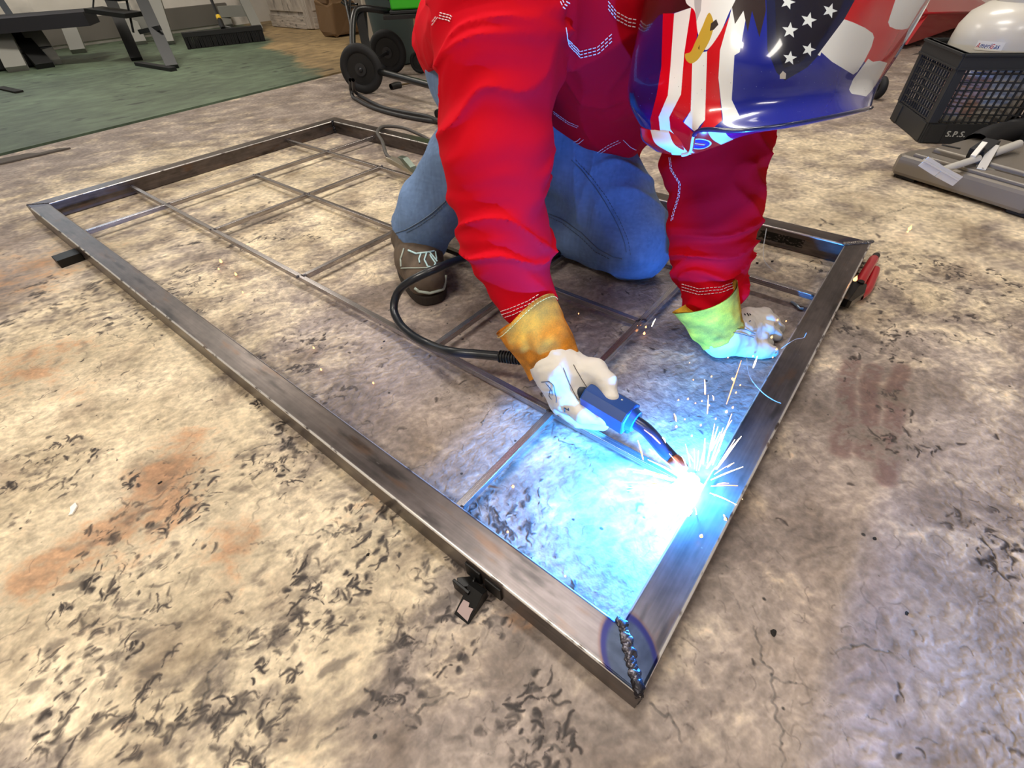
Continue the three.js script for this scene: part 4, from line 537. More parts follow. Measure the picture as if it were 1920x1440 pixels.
// ---------------------------------------------------------------- welding torch
const torch = thing('welding_torch', 'blue and black welding torch with curved neck held in the gloved hand', 'torch', V(0, 0, 0));
{
  const back = Q(990, 672, 0.80), mid = Q(1105, 740, 0.738), front = Q(1180, 784, 0.702), ax = front.clone().sub(mid).normalize(), e1 = V(0, 1, 0).cross(ax).normalize(), e2 = ax.clone().cross(e1);
  const L = front.distanceTo(mid), hs = extrude([[-.018, -.016], [.010, -.021], [.019, -.014], [.021, .010], [.012, .018], [-.012, .018], [-.021, .009]], L, 0.003);
  hs.applyMatrix4(basis(mid, e1, e2, ax)); const handleM = phys('#0d3f86', 0.42, 0, { clearcoat: 0.4, clearcoatRoughness: 0.3 });
  const h = part('handle', hs, handleM, torch);
  part('grip', new RoundedBoxGeometry(0.034, 0.03, mid.distanceTo(back), 3, 0.012).applyMatrix4(basis(back.clone().lerp(mid, 0.5), e1, e2, mid.clone().sub(back).normalize())), mat('#14202f', 0.6), torch);
  for (const [px, py] of [[1134, 764], [1157, 784]]) { const p = Q(px, py, 0.70); const q = p; part('screw', new THREE.SphereGeometry(0.0022, 12, 8).translate(...mid.clone().addScaledVector(ax, px < 1140 ? L * 0.36 : L * 0.72).addScaledVector(e2, 0.0205).addScaledVector(e1, 0.006).toArray()), mat('#c9d6e2', 0.25, 0.9), h); }
  part('trigger', new RoundedBoxGeometry(0.012, 0.016, 0.05, 3, 0.005).applyMatrix4(basis(mid.clone().addScaledVector(ax, L * 0.75).addScaledVector(e2, -0.024), e1, e2, ax)), handleM, torch);
  part('front_collar', new THREE.CylinderGeometry(0.017, 0.021, 0.012, 24).rotateX(Math.PI / 2).applyMatrix4(basis(front.clone().addScaledVector(ax, 0.006), e1, e2, ax)), handleM, torch);
  const n0 = front.clone(), n1 = Q(1212, 806, 0.690), n2_ = Q(1240, 838, 0.680), n3_ = Q(1262, 862, 0.672), n4 = Q(1282, 884, 0.660);
  part('neck', tube([n0, n1, n2_, n3_], 0.0102, 40, 18), phys('#15203a', 0.35, 0.1, { clearcoat: 0.5, clearcoatRoughness: 0.2 }), torch);
  const nd = n4.clone().sub(n3_), noz = lathe([[0.0088, -0.004], [0.0112, 0], [0.0115, nd.length() * 0.3], [0.0105, nd.length() * 0.85], [0.0085, nd.length()], [0.0065, nd.length()], [0.0065, 0]], 28); noz.applyQuaternion(new THREE.Quaternion().setFromUnitVectors(V(0, 1, 0), nd.clone().normalize())); part('nozzle', noz.translate(n3_.x, n3_.y, n3_.z), mat('#a4604a', 0.35, 0.7), torch);
  part('wire_tip', rod(n4.clone().addScaledVector(nd, -0.4), n4.clone().lerp(ARC_AT, 0.15), 0.0009, 8), mat('#b87848', 0.3, 0.9), torch);
  // ribbed strain relief and cable
  const s0 = Q(936, 668, 0.822), s1 = Q(988, 674, 0.800), sd = s1.clone().sub(s0), rel = [rod(s0, s1, 0.0088, 16)]; for (let i = 0; i < 10; i++) { const t = new THREE.TorusGeometry(0.0095, 0.0018, 8, 20); t.applyQuaternion(new THREE.Quaternion().setFromUnitVectors(V(0, 0, 1), sd.clone().normalize())); const p = s0.clone().lerp(s1, (i + 0.4) / 10); rel.push(t.translate(p.x, p.y, p.z)); } part('strain_relief', merge(rel), mat('#0d0f14', 0.5), torch);
  const cab = [s0, Q(895, 664, .838), Q(850, 660, .855), P(805, 646, .046), P(772, 628, .044), P(748, 604, .046), P(738, 578, .060), P(746, 548, .088), P(775, 524, .122), P(820, 503, .136), P(870, 484, .122), P(950, 470, .08), P(1020, 482, .046), P(1050, 470, .042), P(1100, 420, .045), V(.97, .045, -.85), V(1.06, .058, -1.05), V(1.19, .062, -1.22), V(1.36, .014, -1.42), P(925, 240, .012), P(930, 190, .012), Q(930, 130, 2.5), Q(925, 40, 2.55)];
  part('cable', tube(cab, 0.0086, 260, 12), phys('#0d141d', 0.38, 0, { clearcoat: 0.35, clearcoatRoughness: 0.25 }), torch);
}
// ---------------------------------------------------------------- earth clamp on the far bars
const clamp_ = thing('earth_clamp', 'steel earth clamp with copper jaw gripping a bar of the frame', 'clamp', V(0, 0, 0));
{
  const y = 0.040, a = P(729, 296, 0.062), b = P(800, 333, 0.040), d = b.clone().sub(a), L = d.length(); d.normalize(); const s = V(0, 1, 0).cross(d).normalize(), u = d.clone().cross(s), cm = mat('#6f7a72', 0.38, 0.75), cl = mat('#a9a294', 0.35, 0.7);
  const arm = (pts, w, off, m, nm) => part(nm, extrude(pts, w, 0.001).translate(0, 0, -w / 2).applyMatrix4(basis(a.clone().add(off), d, u, s.clone().negate())), m, clamp_);
  arm([[0, -.008], [.012, -.011], [L * 0.6, -.010], [L * 1.15, -.014], [L * 1.15, -.006], [L * 0.6, .002], [.03, .006], [0, .004]], 0.022, V(0, 0, 0), cl, 'lower_jaw');
  arm([[L * 0.42, .036], [L * 0.5, .030], [L * 0.68, .010], [L * 1.12, .000], [L * 1.12, .008], [L * 0.74, .022], [L * 0.56, .040]], 0.020, s.clone().multiplyScalar(-0.012), cm, 'upper_jaw');
  part('copper_contact', rod(a.clone().addScaledVector(d, L * 0.82).addScaledVector(u, 0.003), a.clone().addScaledVector(d, L * 1.02).addScaledVector(u, 0.000), 0.0065, 16), mat('#b5532f', 0.35, 0.8), clamp_);
  part('spring', (() => { const p = []; for (let i = 0; i <= 60; i++) { const q = i / 60 * Math.PI * 8; p.push(a.clone().addScaledVector(d, L * 0.66 + 0.006 * Math.cos(q)).addScaledVector(u, 0.004 + 0.006 * Math.sin(q)).addScaledVector(s, -0.012 + 0.024 * i / 60)); } return tube(p, 0.0014, 120, 6); })(), mat('#3d403f', 0.4, 0.8), clamp_);
  part('cable', tube([a.clone().addScaledVector(d, 0.012), a.clone().addScaledVector(d, -0.006).addScaledVector(u, 0.004), P(717, 266, 0.062), P(708, 246, 0.064), P(722, 237, 0.060), P(756, 240, 0.040), P(790, 254, 0.012), P(830, 274, 0.009), P(880, 276, 0.009), P(905, 240, .009), P(905, 190, .009), Q(905, 130, 2.5), Q(905, 40, 2.55)], 0.0068, 160, 10), mat('#4f4b49', 0.55), clamp_);
}
// ---------------------------------------------------------------- arc, sparks, smoke trails
{
  const arc = thing('welding_arc', 'blinding blue white welding arc where bar meets tube', 'arc', ARC_AT.clone());
  const g = new THREE.IcosahedronGeometry(0.017, 5), a = g.attributes.position; for (let i = 0; i < a.count; i++) { const v = V(a.getX(i), a.getY(i), a.getZ(i)), n = v.clone().normalize(), f = 1 + 0.22 * n3(n.x * 2 + 3, n.y * 2, n.z * 2) + 0.16 * n3(n.x * 6, n.y * 6 + 9, n.z * 6); a.setXYZ(i, v.x * f, v.y * f * 0.85, v.z * f); } g.computeVertexNormals();
  part('glowing_arc', g, mat('#ffffff', 1, 0, { emissive: new THREE.Color(0.72, 0.95, 1.0), emissiveIntensity: 9 }), arc);
  const l = new THREE.PointLight(new THREE.Color(...ARC_TINT), ARC_POWER, 0, 2); l.castShadow = true; l.shadow.radius = 0.5; arc.add(l);
}
const sparkM = [[1, 0.42, 0.14, 3.2], [1, 0.62, 0.34, 4], [1, 0.85, 0.68, 5]].map(([r, g, b, i]) => mat('#000000', 1, 0, { emissive: new THREE.Color(r, g, b), emissiveIntensity: i }));
const aD = ARC_AT.clone().sub(EYE).dot(FWD);
function spark(x0, y0, x1, y1, r, m, dd = 0) {
  const a = Q(x0, y0, aD + dd * 0.5 + rr(-0.01, 0.01)), b = Q(x1, y1, aD + dd); for (const p of [a, b]) if (p.y < 0.006) p.copy(EYE.clone().lerp(p, (EYE.y - 0.006) / (EYE.y - p.y)));
  const mid = a.clone().lerp(b, 0.5); mid.y += 0.0015; const g = new THREE.TubeGeometry(new THREE.CatmullRomCurve3([a, mid, b]), 10, r, 6); const p = g.attributes.position, c = new THREE.CatmullRomCurve3([a, mid, b]); for (let i = 0; i <= 10; i++) { const q = c.getPointAt(i / 10), k = 0.35 + 0.65 * Math.sin(Math.PI * Math.min(0.92, i / 10 + 0.12)); for (let j = 0; j <= 6; j++) { const n = i * 7 + j; p.setXYZ(n, q.x + (p.getX(n) - q.x) * k, q.y + (p.getY(n) - q.y) * k, q.z + (p.getZ(n) - q.z) * k); } }
  return single('spark', g, sparkM[m], 'thin glowing orange spark streak shooting out of the welding arc', 'spark', 'spark streaks around the arc');
}
for (const [a, b, c, d, m] of [[1252, 893, 1176, 879, 0], [1258, 898, 1187, 885, 1], [1250, 908, 1160, 904, 0], [1252, 911, 1195, 905, 1], [1232, 917, 1175, 914, 0], [1235, 919, 1176, 920, 1], [1254, 926, 1172, 938, 0], [1250, 898, 1208, 880, 1], [1280, 945, 1262, 952, 0], [1290, 950, 1240, 1008, 2], [1286, 956, 1246, 1000, 1], [1296, 955, 1262, 990, 2], [1284, 940, 1258, 948, 2], [1280, 932, 1252, 945, 1], [1298, 958, 1268, 1002, 1], [1276, 905, 1232, 893, 2], [1270, 890, 1215, 862, 1], [1318, 870, 1322, 822, 2], [1326, 868, 1340, 795, 2], [1332, 868, 1356, 802, 1], [1336, 872, 1372, 776, 1], [1342, 880, 1378, 824, 2], [1344, 880, 1390, 818, 2], [1350, 866, 1386, 822, 1], [1330, 850, 1346, 800, 2], [1334, 845, 1350, 810, 2], [1300, 866, 1288, 848, 2], [1356, 864, 1372, 842, 2], [1346, 830, 1372, 788, 1], [1362, 758, 1390, 676, 0], [1322, 740, 1321, 712, 1], [1326, 776, 1328, 741, 1], [1268, 790, 1264, 776, 1], [1364, 876, 1376, 868, 1], [1238, 832, 1208, 806, 0], [1206, 862, 1196, 826, 0], [1412, 690, 1420, 668, 2], [1338, 750, 1336, 742, 1], [1222, 612, 1229, 598, 2], [1306, 972, 1304, 952, 2], [1320, 976, 1322, 958, 1], [1352, 960, 1362, 976, 1], [1288, 1060, 1282, 1000, 0], [1282, 1046, 1284, 992, 0], [1242, 820, 1248, 830, 1]])
  spark(a, b, c, d, rr(0.0007, 0.0012), m, rr(-0.05, 0.06));
for (let i = 0; i < 34; i++) { const q = i / 34 * Math.PI * 2 + rr(-.1, .1), r0 = rr(30, 44), r1 = r0 + rr(18, 62) * (0.7 + 0.5 * Math.abs(Math.cos(q * 1.5))); spark(1303 + r0 * Math.cos(q), 912 + r0 * Math.sin(q) * 0.95, 1303 + r1 * Math.cos(q), 912 + r1 * Math.sin(q) * 0.95, rr(0.0005, 0.0010), i % 3, rr(-0.03, 0.03)); }
const dropM = mat('#1a0802', 1, 0, { emissive: new THREE.Color(1, 0.42, 0.13), emissiveIntensity: 4.5 });
const dropG = lathe([[0.0001, -1], [0.55, -0.75], [0.8, -0.2], [0.55, 0.5], [0.15, 1.15], [0.0001, 1.5]], 12);
for (const [x, y, y0, s] of [[1290, 748, .02, 1.2], [1316, 752, .04, 1], [1334, 706, .05, 1], [1272, 750, .02, 1.0], [1304, 756, .03, .8], [1362, 772, .05, 1.5], [1374, 764, .04, 1.2], [1314, 797, .04, 1.1], [1297, 817, .03, 1], [1268, 800, .01, 1.4], [1380, 736, .05, 1], [1373, 710, .06, 1.2], [1376, 712, .05, 1.6], [1388, 722, .05, .9], [1447, 632, .05, 1.5], [1456, 655, .03, 1.2], [1458, 600, .05, 1.2], [1474, 602, .04, .9], [1449, 670, .02, .8], [1412, 668, .03, 1], [1365, 670, .015, 1], [1211, 613, .02, 1.3], [1195, 612, .03, 1], [1208, 625, .008, 1.8], [1085, 588, .02, .9], [1604, 523, .06, 3.0], [1706, 428, .03, 3.0], [1702, 434, .006, 1.6], [962, 912, .008, 1.6], [952, 997, .006, 1.2], [1060, 1080, .006, 1.0], [414, 490, .008, 2.6], [442, 514, .006, 2.2], [410, 504, .006, 1.4], [588, 652, .006, 1.4], [602, 693, .006, 1.4], [700, 718, .006, 1.3], [1315, 1005, .06, 1.6], [1360, 973, .06, 1.3], [1342, 785, .05, 1], [1284, 786, .03, .8], [1330, 760, .04, .8], [1300, 712, .03, .8], [1293, 680, .02, .6], [455, 548, .006, 1.4]]) {
  const p = P(x, y, y0), g = dropG.clone().scale(0.0017 * s, 0.0019 * s, 0.0017 * s).translate(p.x, p.y, p.z); single('spatter_droplet', g, dropM, 'tiny glowing orange droplet of weld spatter', 'spatter', 'spatter droplets thrown from the weld');
}
{ const sm = mat('#e8eef6', 0.9, 0, { transparent: true, opacity: 0.28 }), tr = (pts, r, label) => single('smoke_trail', tube(pts, r, 60, 8), sm, label, 'smoke');
  tr([P(1438, 424, .04), P(1434, 448, .05), P(1431, 470, .05), P(1434, 490, .04), P(1444, 502, .03), P(1455, 510, .02)], 0.0011, 'thin white smoke trail curling inside the frame corner');
  tr([P(1400, 664, .05), P(1402, 690, .07), P(1412, 716, .09), P(1432, 738, .09), P(1450, 750, .08), P(1464, 756, .07)], 0.0007, 'thin white smoke trail curving from glove across the tube');
  tr([P(1464, 654, .06), P(1478, 644, .08), P(1492, 636, .08), P(1508, 632, .07), P(1512, 624, .08)], 0.0006, 'short white smoke wisp above the tube beside the glove'); }
// ---------------------------------------------------------------- small things on the floor
{
  const pl = thing('locking_pliers', 'pliers with red dipped handles lying against the outside of the tube', 'pliers', V(0, 0, 0)), red = phys('#b01420', 0.35, 0, { clearcoat: 0.5 }), dk = mat('#1c1a1b', 0.35, 0.6);
  part('handle', tube([P(1606, 542, .022), P(1618, 520, .026), P(1632, 496, .024), P(1638, 486, .022)], 0.0105, 30, 14).scale(1, 1, 1), red, pl); part('handle', tube([P(1610, 556, .016), P(1624, 546, .014), P(1634, 526, .013), P(1641, 506, .013)], 0.0098, 30, 14), red, pl);
  part('handle_end', rod(P(1636, 490, .023), P(1643, 479, .022), 0.008, 14), mat('#26211f', 0.6), pl); part('handle_end', new THREE.SphereGeometry(0.0098, 14, 10).translate(...P(1641, 506, .013).toArray()), red, pl);
  const a = P(1608, 540, .018), b = P(1584, 572, .016), d = b.clone().sub(a), L = d.length(); d.normalize(); const s = V(0, 1, 0).cross(d).normalize(), u = d.clone().cross(s);
  part('jaw', extrude([[0, -.012], [L * .4, -.017], [L, -.009], [L, .001], [0, .002]], 0.018, 0.001).applyMatrix4(basis(a.clone().addScaledVector(u, -.004), d, s, u)), dk, pl); part('jaw', extrude([[0, .003], [L, .003], [L, .008], [L * .4, .018], [0, .012]], 0.018, 0.001).applyMatrix4(basis(a.clone().addScaledVector(u, -.004), d, s, u)), mat('#57524c', 0.25, 0.85), pl);
  part('pivot', rod(a.clone().addScaledVector(u, -.006), a.clone().addScaledVector(u, .018), 0.007, 16), dk, pl);
  single('metal_offcut', tube([P(1484, 566, .004), P(1493, 572, .005), P(1499, 578, .004), P(1506, 579, .004)], 0.0028, 24, 8), mat('#b9d5df', 0.3, 0.7), 'short bright wire offcut on concrete inside the frame', 'offcut');
  const chip = extrude([[-.010, -.003], [.004, -.004], [.011, .001], [.004, .005], [-.004, .001], [-.011, .001]], 0.002, 0.0006).rotateX(-Math.PI / 2).rotateY(0.9); single('paper_scrap', chip.translate(...P(138, 955, .001).toArray()), mat('#f1ede4', 0.8), 'small white scrap lying on stained concrete', 'scrap');
  for (const [x, y, r] of [[872, 412, .003], [300, 905, 0.0022], [690, 1040, .002], [1640, 1010, .002], [1700, 1150, .002], [1450, 1185, .003], [720, 640, .002], [1420, 493, .003], [1448, 490, .003]]) { const g = new THREE.IcosahedronGeometry(r, 1), a = g.attributes.position; const o = rnd() * 40; for (let i = 0; i < a.count; i++) { const k = 1 + 0.5 * n3(a.getX(i) / r * 1.5 + o, a.getY(i) / r * 1.5, a.getZ(i) / r * 1.5); a.setXYZ(i, a.getX(i) * k * 1.4, a.getY(i) * k * 0.5, a.getZ(i) * k); } g.computeVertexNormals(); single('grit_crumb', g.translate(...P(x, y, r * 0.35).toArray()), mat('#1d1a18', 0.9), 'dark crumb of grit on the concrete', 'grit', 'grit crumbs on the floor'); }
}
// ---------------------------------------------------------------- things beyond the frame
const depth = p => p.clone().sub(EYE).dot(FWD);
const black = phys('#0d0e11', 0.4, 0.1, { clearcoat: 0.3, clearcoatRoughness: 0.3 }), rubber = mat('#17171a', 0.75);
// trolley with the welding machine
{
  const cart = thing('welder_trolley', 'black tubular trolley with rubber wheels carrying the green machine', 'trolley', V(0, 0, 0));
  const w0 = P(688, 176, 0), axle = V(0.83, 0, -0.56).normalize(), fw = V(0, 1, 0).cross(axle).normalize();
  const wheel = (c, R, wd) => { const w = part('wheel', new THREE.TorusGeometry(R * 0.80, R * 0.20, 14, 48).scale(1, 1, wd / (R * 0.40)).applyMatrix4(basis(c, fw, V(0, 1, 0), axle)), rubber, cart); const hb = new THREE.CylinderGeometry(R * 0.68, R * 0.68, wd * 0.5, 36).rotateX(Math.PI / 2); part('rim', hb.applyMatrix4(basis(c, fw, V(0, 1, 0), axle)), mat('#0a0b0d', 0.5), w); part('hub_cap', merge([new THREE.CylinderGeometry(R * 0.2, R * 0.26, wd * 0.9, 24).rotateX(Math.PI / 2), new THREE.SphereGeometry(R * 0.12, 14, 10).translate(0, 0, -wd * 0.45)]).applyMatrix4(basis(c, fw, V(0, 1, 0), axle)), mat('#3c3d40', 0.35, 0.6), w); };
  const R = 0.122, c0 = w0.clone().addScaledVector(axle, 0.0).setY(R + 0.001); wheel(c0, R, 0.045);
  const c1 = c0.clone().addScaledVector(axle, 0.55); wheel(c1, R, 0.045);
  part('axle', rod(c0, c1, 0.009), black, cart);
  const d = depth(c0), T = (pts, r) => part('frame_tube', tube(pts, r, 60, 12), black, cart), q = (x, y, k = 0) => Q(x, y, d + k);
  T([q(662, 98, .02), q(661, 60, .02), q(663, 34, .02), q(668, 20, .03), q(680, 16, .05), q(730, 21, .12), q(800, 27, .25), q(900, 30, .4)], 0.017);
  T([q(640, -40, .05), q(650, 10, .04), q(658, 50, .03), q(661, 92, .02)], 0.008); T([q(655, -40, .06), q(657, 30, .05), q(660, 92, .03)], 0.008);
  part('upright', bar(q(672, 20, .06), q(697, 132, .05), 0.05, 0.02), black, cart); part('upright', bar(q(684, 20, .10), q(690, 96, .10), 0.02, 0.012), black, cart);
  const b0 = q(696, 130, .04), b1 = P(850, 172, 0.09); T([b0, b0.clone().lerp(b1, .5), b1], 0.017); T([b1, V(2.35, .09, -2.35), V(2.55, .09, -2.75)], 0.017);
  const tray = q(722, 28, .14); part('tray', bar(tray, tray.clone().add(V(.44, 0, .42)), 0.34, 0.02, V(0, 1, 0)), black, cart);
  T([q(640, 4, .05), q(652, 12, .05), q(668, 14, .05)], 0.006); T([q(642, 0, .08), q(655, 6, .08), q(670, 8, .06)], 0.006);
  T([V(2.30, .02, -2.52), V(2.36, .10, -2.40), V(2.42, .12, -2.30)], 0.012);
  const cst = P(790, 138, 0); wheel(V(cst.x, 0.066, cst.z), 0.065, 0.03);
  const dir = V(.44, 0, .42).normalize(), base = tray.clone().add(V(.02, .011, .02)), sd = V(0, 1, 0).cross(dir);
  const mach = thing('welding_machine', 'bright green welding power source standing on the trolley tray', 'welder', base);
  const at_ = M4().makeBasis(dir, V(0, 1, 0), dir.clone().cross(V(0, 1, 0)));
  const green = phys('#2fae14', 0.35, 0, { clearcoat: 0.6 });
  part('green_casing', box(0.48, 0.36, 0.26, 0.26, 0.197, 0, 0.012).applyMatrix4(at_), green, mach);
  part('base_rail', box(0.50, 0.016, 0.28, 0.26, 0.008, 0, 0.004).applyMatrix4(at_), mat('#141516', 0.6), mach);
  part('front_panel', box(0.012, 0.30, 0.22, 0.015, 0.21, 0, 0.003).applyMatrix4(at_), mat('#1b1c1e', 0.5), mach);
  for (const k of [-0.05, 0.05]) part('output_socket', new THREE.CylinderGeometry(0.022, 0.022, 0.04, 20).rotateZ(Math.PI / 2).translate(-0.005, 0.11, k).applyMatrix4(at_), mat('#26272a', 0.5), mach);
  part('control_knob', new THREE.CylinderGeometry(0.028, 0.03, 0.03, 24).rotateZ(Math.PI / 2).translate(-0.002, 0.27, 0.0).applyMatrix4(at_), mat('#2c2d30', 0.5), mach);
  // supply cables on the floor
  const cm = mat('#2f2e31', 0.5), cb = (pts, r, l) => single('power_cable', tube(pts, r, 120, 10), cm, l, 'cable');
  const r1 = 0.010; cb([P(657, 150, .10), P(658, 168, .04), P(661, 180, .012), P(672, 188, r1), P(700, 202, r1), P(740, 214, r1), P(790, 224, r1), P(850, 231, r1), P(950, 232, r1)], r1, 'thick dark grey cable looping from trolley wheel across the concrete');
  cb([P(662, 150, .12), P(664, 170, .04), P(670, 176, .012), P(690, 188, r1), P(720, 202, r1), P(755, 210, r1), P(800, 218, .014), P(830, 228, r1 + .016), P(880, 236, r1), P(960, 236, r1)], r1 * 0.9, 'second dark grey cable lying beside the thick one behind frame');
  const cn = thing('cable_connector', 'black ribbed cable connector on the floor beside the red sleeve', 'connector', P(828, 222, 0.0)); part('body', new THREE.CylinderGeometry(0.021, 0.021, 0.05, 20).rotateZ(Math.PI / 2).translate(0, 0.022, 0), mat('#101114', 0.6), cn); for (let i = -2; i <= 2; i++) part('ring', new THREE.TorusGeometry(0.0212, 0.0016, 6, 20).rotateY(Math.PI / 2).translate(i * 0.009, 0.022, 0), mat('#1d1e22', 0.6), cn);
  const br = thing('wire_brush', 'black handled tool with thin shank lying under the trolley', 'tool', V(0, 0, 0)); part('handle', tube([P(733, 163, .016), P(742, 160, .018), P(751, 159, .016)], 0.017, 20, 12), mat('#0c0b0b', 0.6), br); part('shank', rod(P(751, 159, .014), P(776, 155, .010), 0.005), mat('#5a4a30', 0.5, 0.5), br);
}
// waste bin
{ const b = thing('waste_bin', 'dark grey green plastic waste bin standing behind the trolley', 'bin', P(748, 118, 0)); const pl = mat('#3f4b4b', 0.55);
  part('body', lathe([[0.0, 0.004], [0.125, 0.004], [0.133, 0.012], [0.165, 0.46], [0.172, 0.47], [0.172, 0.485], [0.158, 0.485], [0.126, 0.02], [0, 0.02]], 48), pl, b); part('rim', new THREE.TorusGeometry(0.168, 0.009, 10, 48).rotateX(Math.PI / 2).translate(0, 0.478, 0), mat('#364141', 0.5), b); }
// cupboard and the brown sack beside it
{ const a = P(510, 50, 0), b = P(590, 56, 0); const x = (a.x + b.x) / 2; const cab = thing('white_cupboard', 'scuffed white painted cupboard with plinth against the far wall', 'cupboard', V(x, 0, b.z)); const wt = mat('#ffffff', 0.7, 0, { map: plaster([0.68, 0.64, 0.60], 0.35, 0.3) }), L = b.z - a.z;
  part('carcass', box(0.62, 1.1, -a.z + b.z, 0.325, 0.56, -L / 2, 0.004), wt, cab); part('side_panel', box(0.02, 0.94, L * 0.84, 0.006, 0.62, -L * 0.54, 0.003), wt, cab); part('corner_post', box(0.03, 1.1, L * 0.12, 0.003, 0.56, -L * 0.06, 0.003), wt, cab); part('plinth', box(0.03, 0.11, L * 0.86, 0.0, 0.06, -L * 0.55, 0.003), wt, cab); part('door', box(0.56, 0.92, 0.02, 0.325, 0.62, 0.008, 0.003), wt, cab); part('plinth', box(0.60, 0.10, 0.02, 0.325, 0.055, 0.005, 0.003), wt, cab);
  const sk = thing('brown_sack', 'crumpled brown sack on the floor between cupboard and trolley', 'sack', P(642, 66, 0)); const g = new RoundedBoxGeometry(0.34, 0.30, 0.26, 10, 0.05), p = g.attributes.position; for (let i = 0; i < p.count; i++) { const X = p.getX(i), Y = p.getY(i), Z = p.getZ(i), n = 0.035 * n3(X * 14, Y * 14, Z * 14) + 0.02 * n3(X * 34, Y * 34, Z * 34); p.setXYZ(i, X * (1 + n * 4) * (1 - 0.25 * (Y + .15)), Math.max(-0.15, Y + n), Z * (1 + n * 4)); } g.computeVertexNormals(); part('sack_body', g.translate(0, 0.152, 0), mat('#6a5136', 0.85), sk); part('folded_top', g.clone().scale(0.55, 0.35, 0.6).translate(-0.06, 0.25, 0), mat('#5c452d', 0.85), sk);
  const sh = thing('white_board', 'narrow white board leaning between sack and bin', 'board', P(706, 84, 0)); part('board_face', box(0.14, 0.7, 0.02, 0, 0.35, 0, 0.003), mat('#a8a095', 0.8), sh); }
// broom
{ const a = P(352, 92, 0.0), b = P(498, 76, 0.0), br = thing('push_broom', 'wide black push broom standing on its bristles near the far wall', 'broom', V(0, 0, 0)), d = b.clone().sub(a).normalize(); const up = V(0, 1, 0);
  part('head_block', bar(a.clone().setY(0.105), b.clone().setY(0.105), 0.075, 0.035), mat('#131417', 0.6), br);
  const bl = [], n = 46; for (let i = 0; i < n; i++) for (const k of [-1, 0, 1]) { const s = V(0, 1, 0).cross(d), p = a.clone().lerp(b, (i + .5) / n).addScaledVector(s, k * 0.026), q = p.clone().addScaledVector(s, k * 0.012).addScaledVector(d, rr(-.006, .006)); bl.push(bar(q.setY(0.001), p.setY(0.09), 0.017, 0.013, d, 0)); } const bs = part('bristles', merge(bl), mat('#0b0b0d', 0.9), br); bs.userData.kind = 'stuff';
  const c = a.clone().lerp(b, 0.52).setY(0.12), dd = depth(c), top = Q(392, -10, dd + 0.10), h = part('handle', rod(c, c.clone().add(top.clone().sub(c).multiplyScalar(2.4)), 0.014), mat('#15161a', 0.5), br); part('ferrule', rod(c, c.clone().lerp(top, 0.25), 0.022), mat('#101114', 0.6), br); part('yellow_tag', rod(c.clone().lerp(top, 0.26), c.clone().lerp(top, 0.36), 0.0215), mat('#d9b32c', 0.6), br); part('brace', bar(c.clone().lerp(top, 0.1), a.clone().lerp(b, 0.62).setY(0.125), 0.012, 0.006), mat('#8a8d90', 0.4, 0.7), br); }
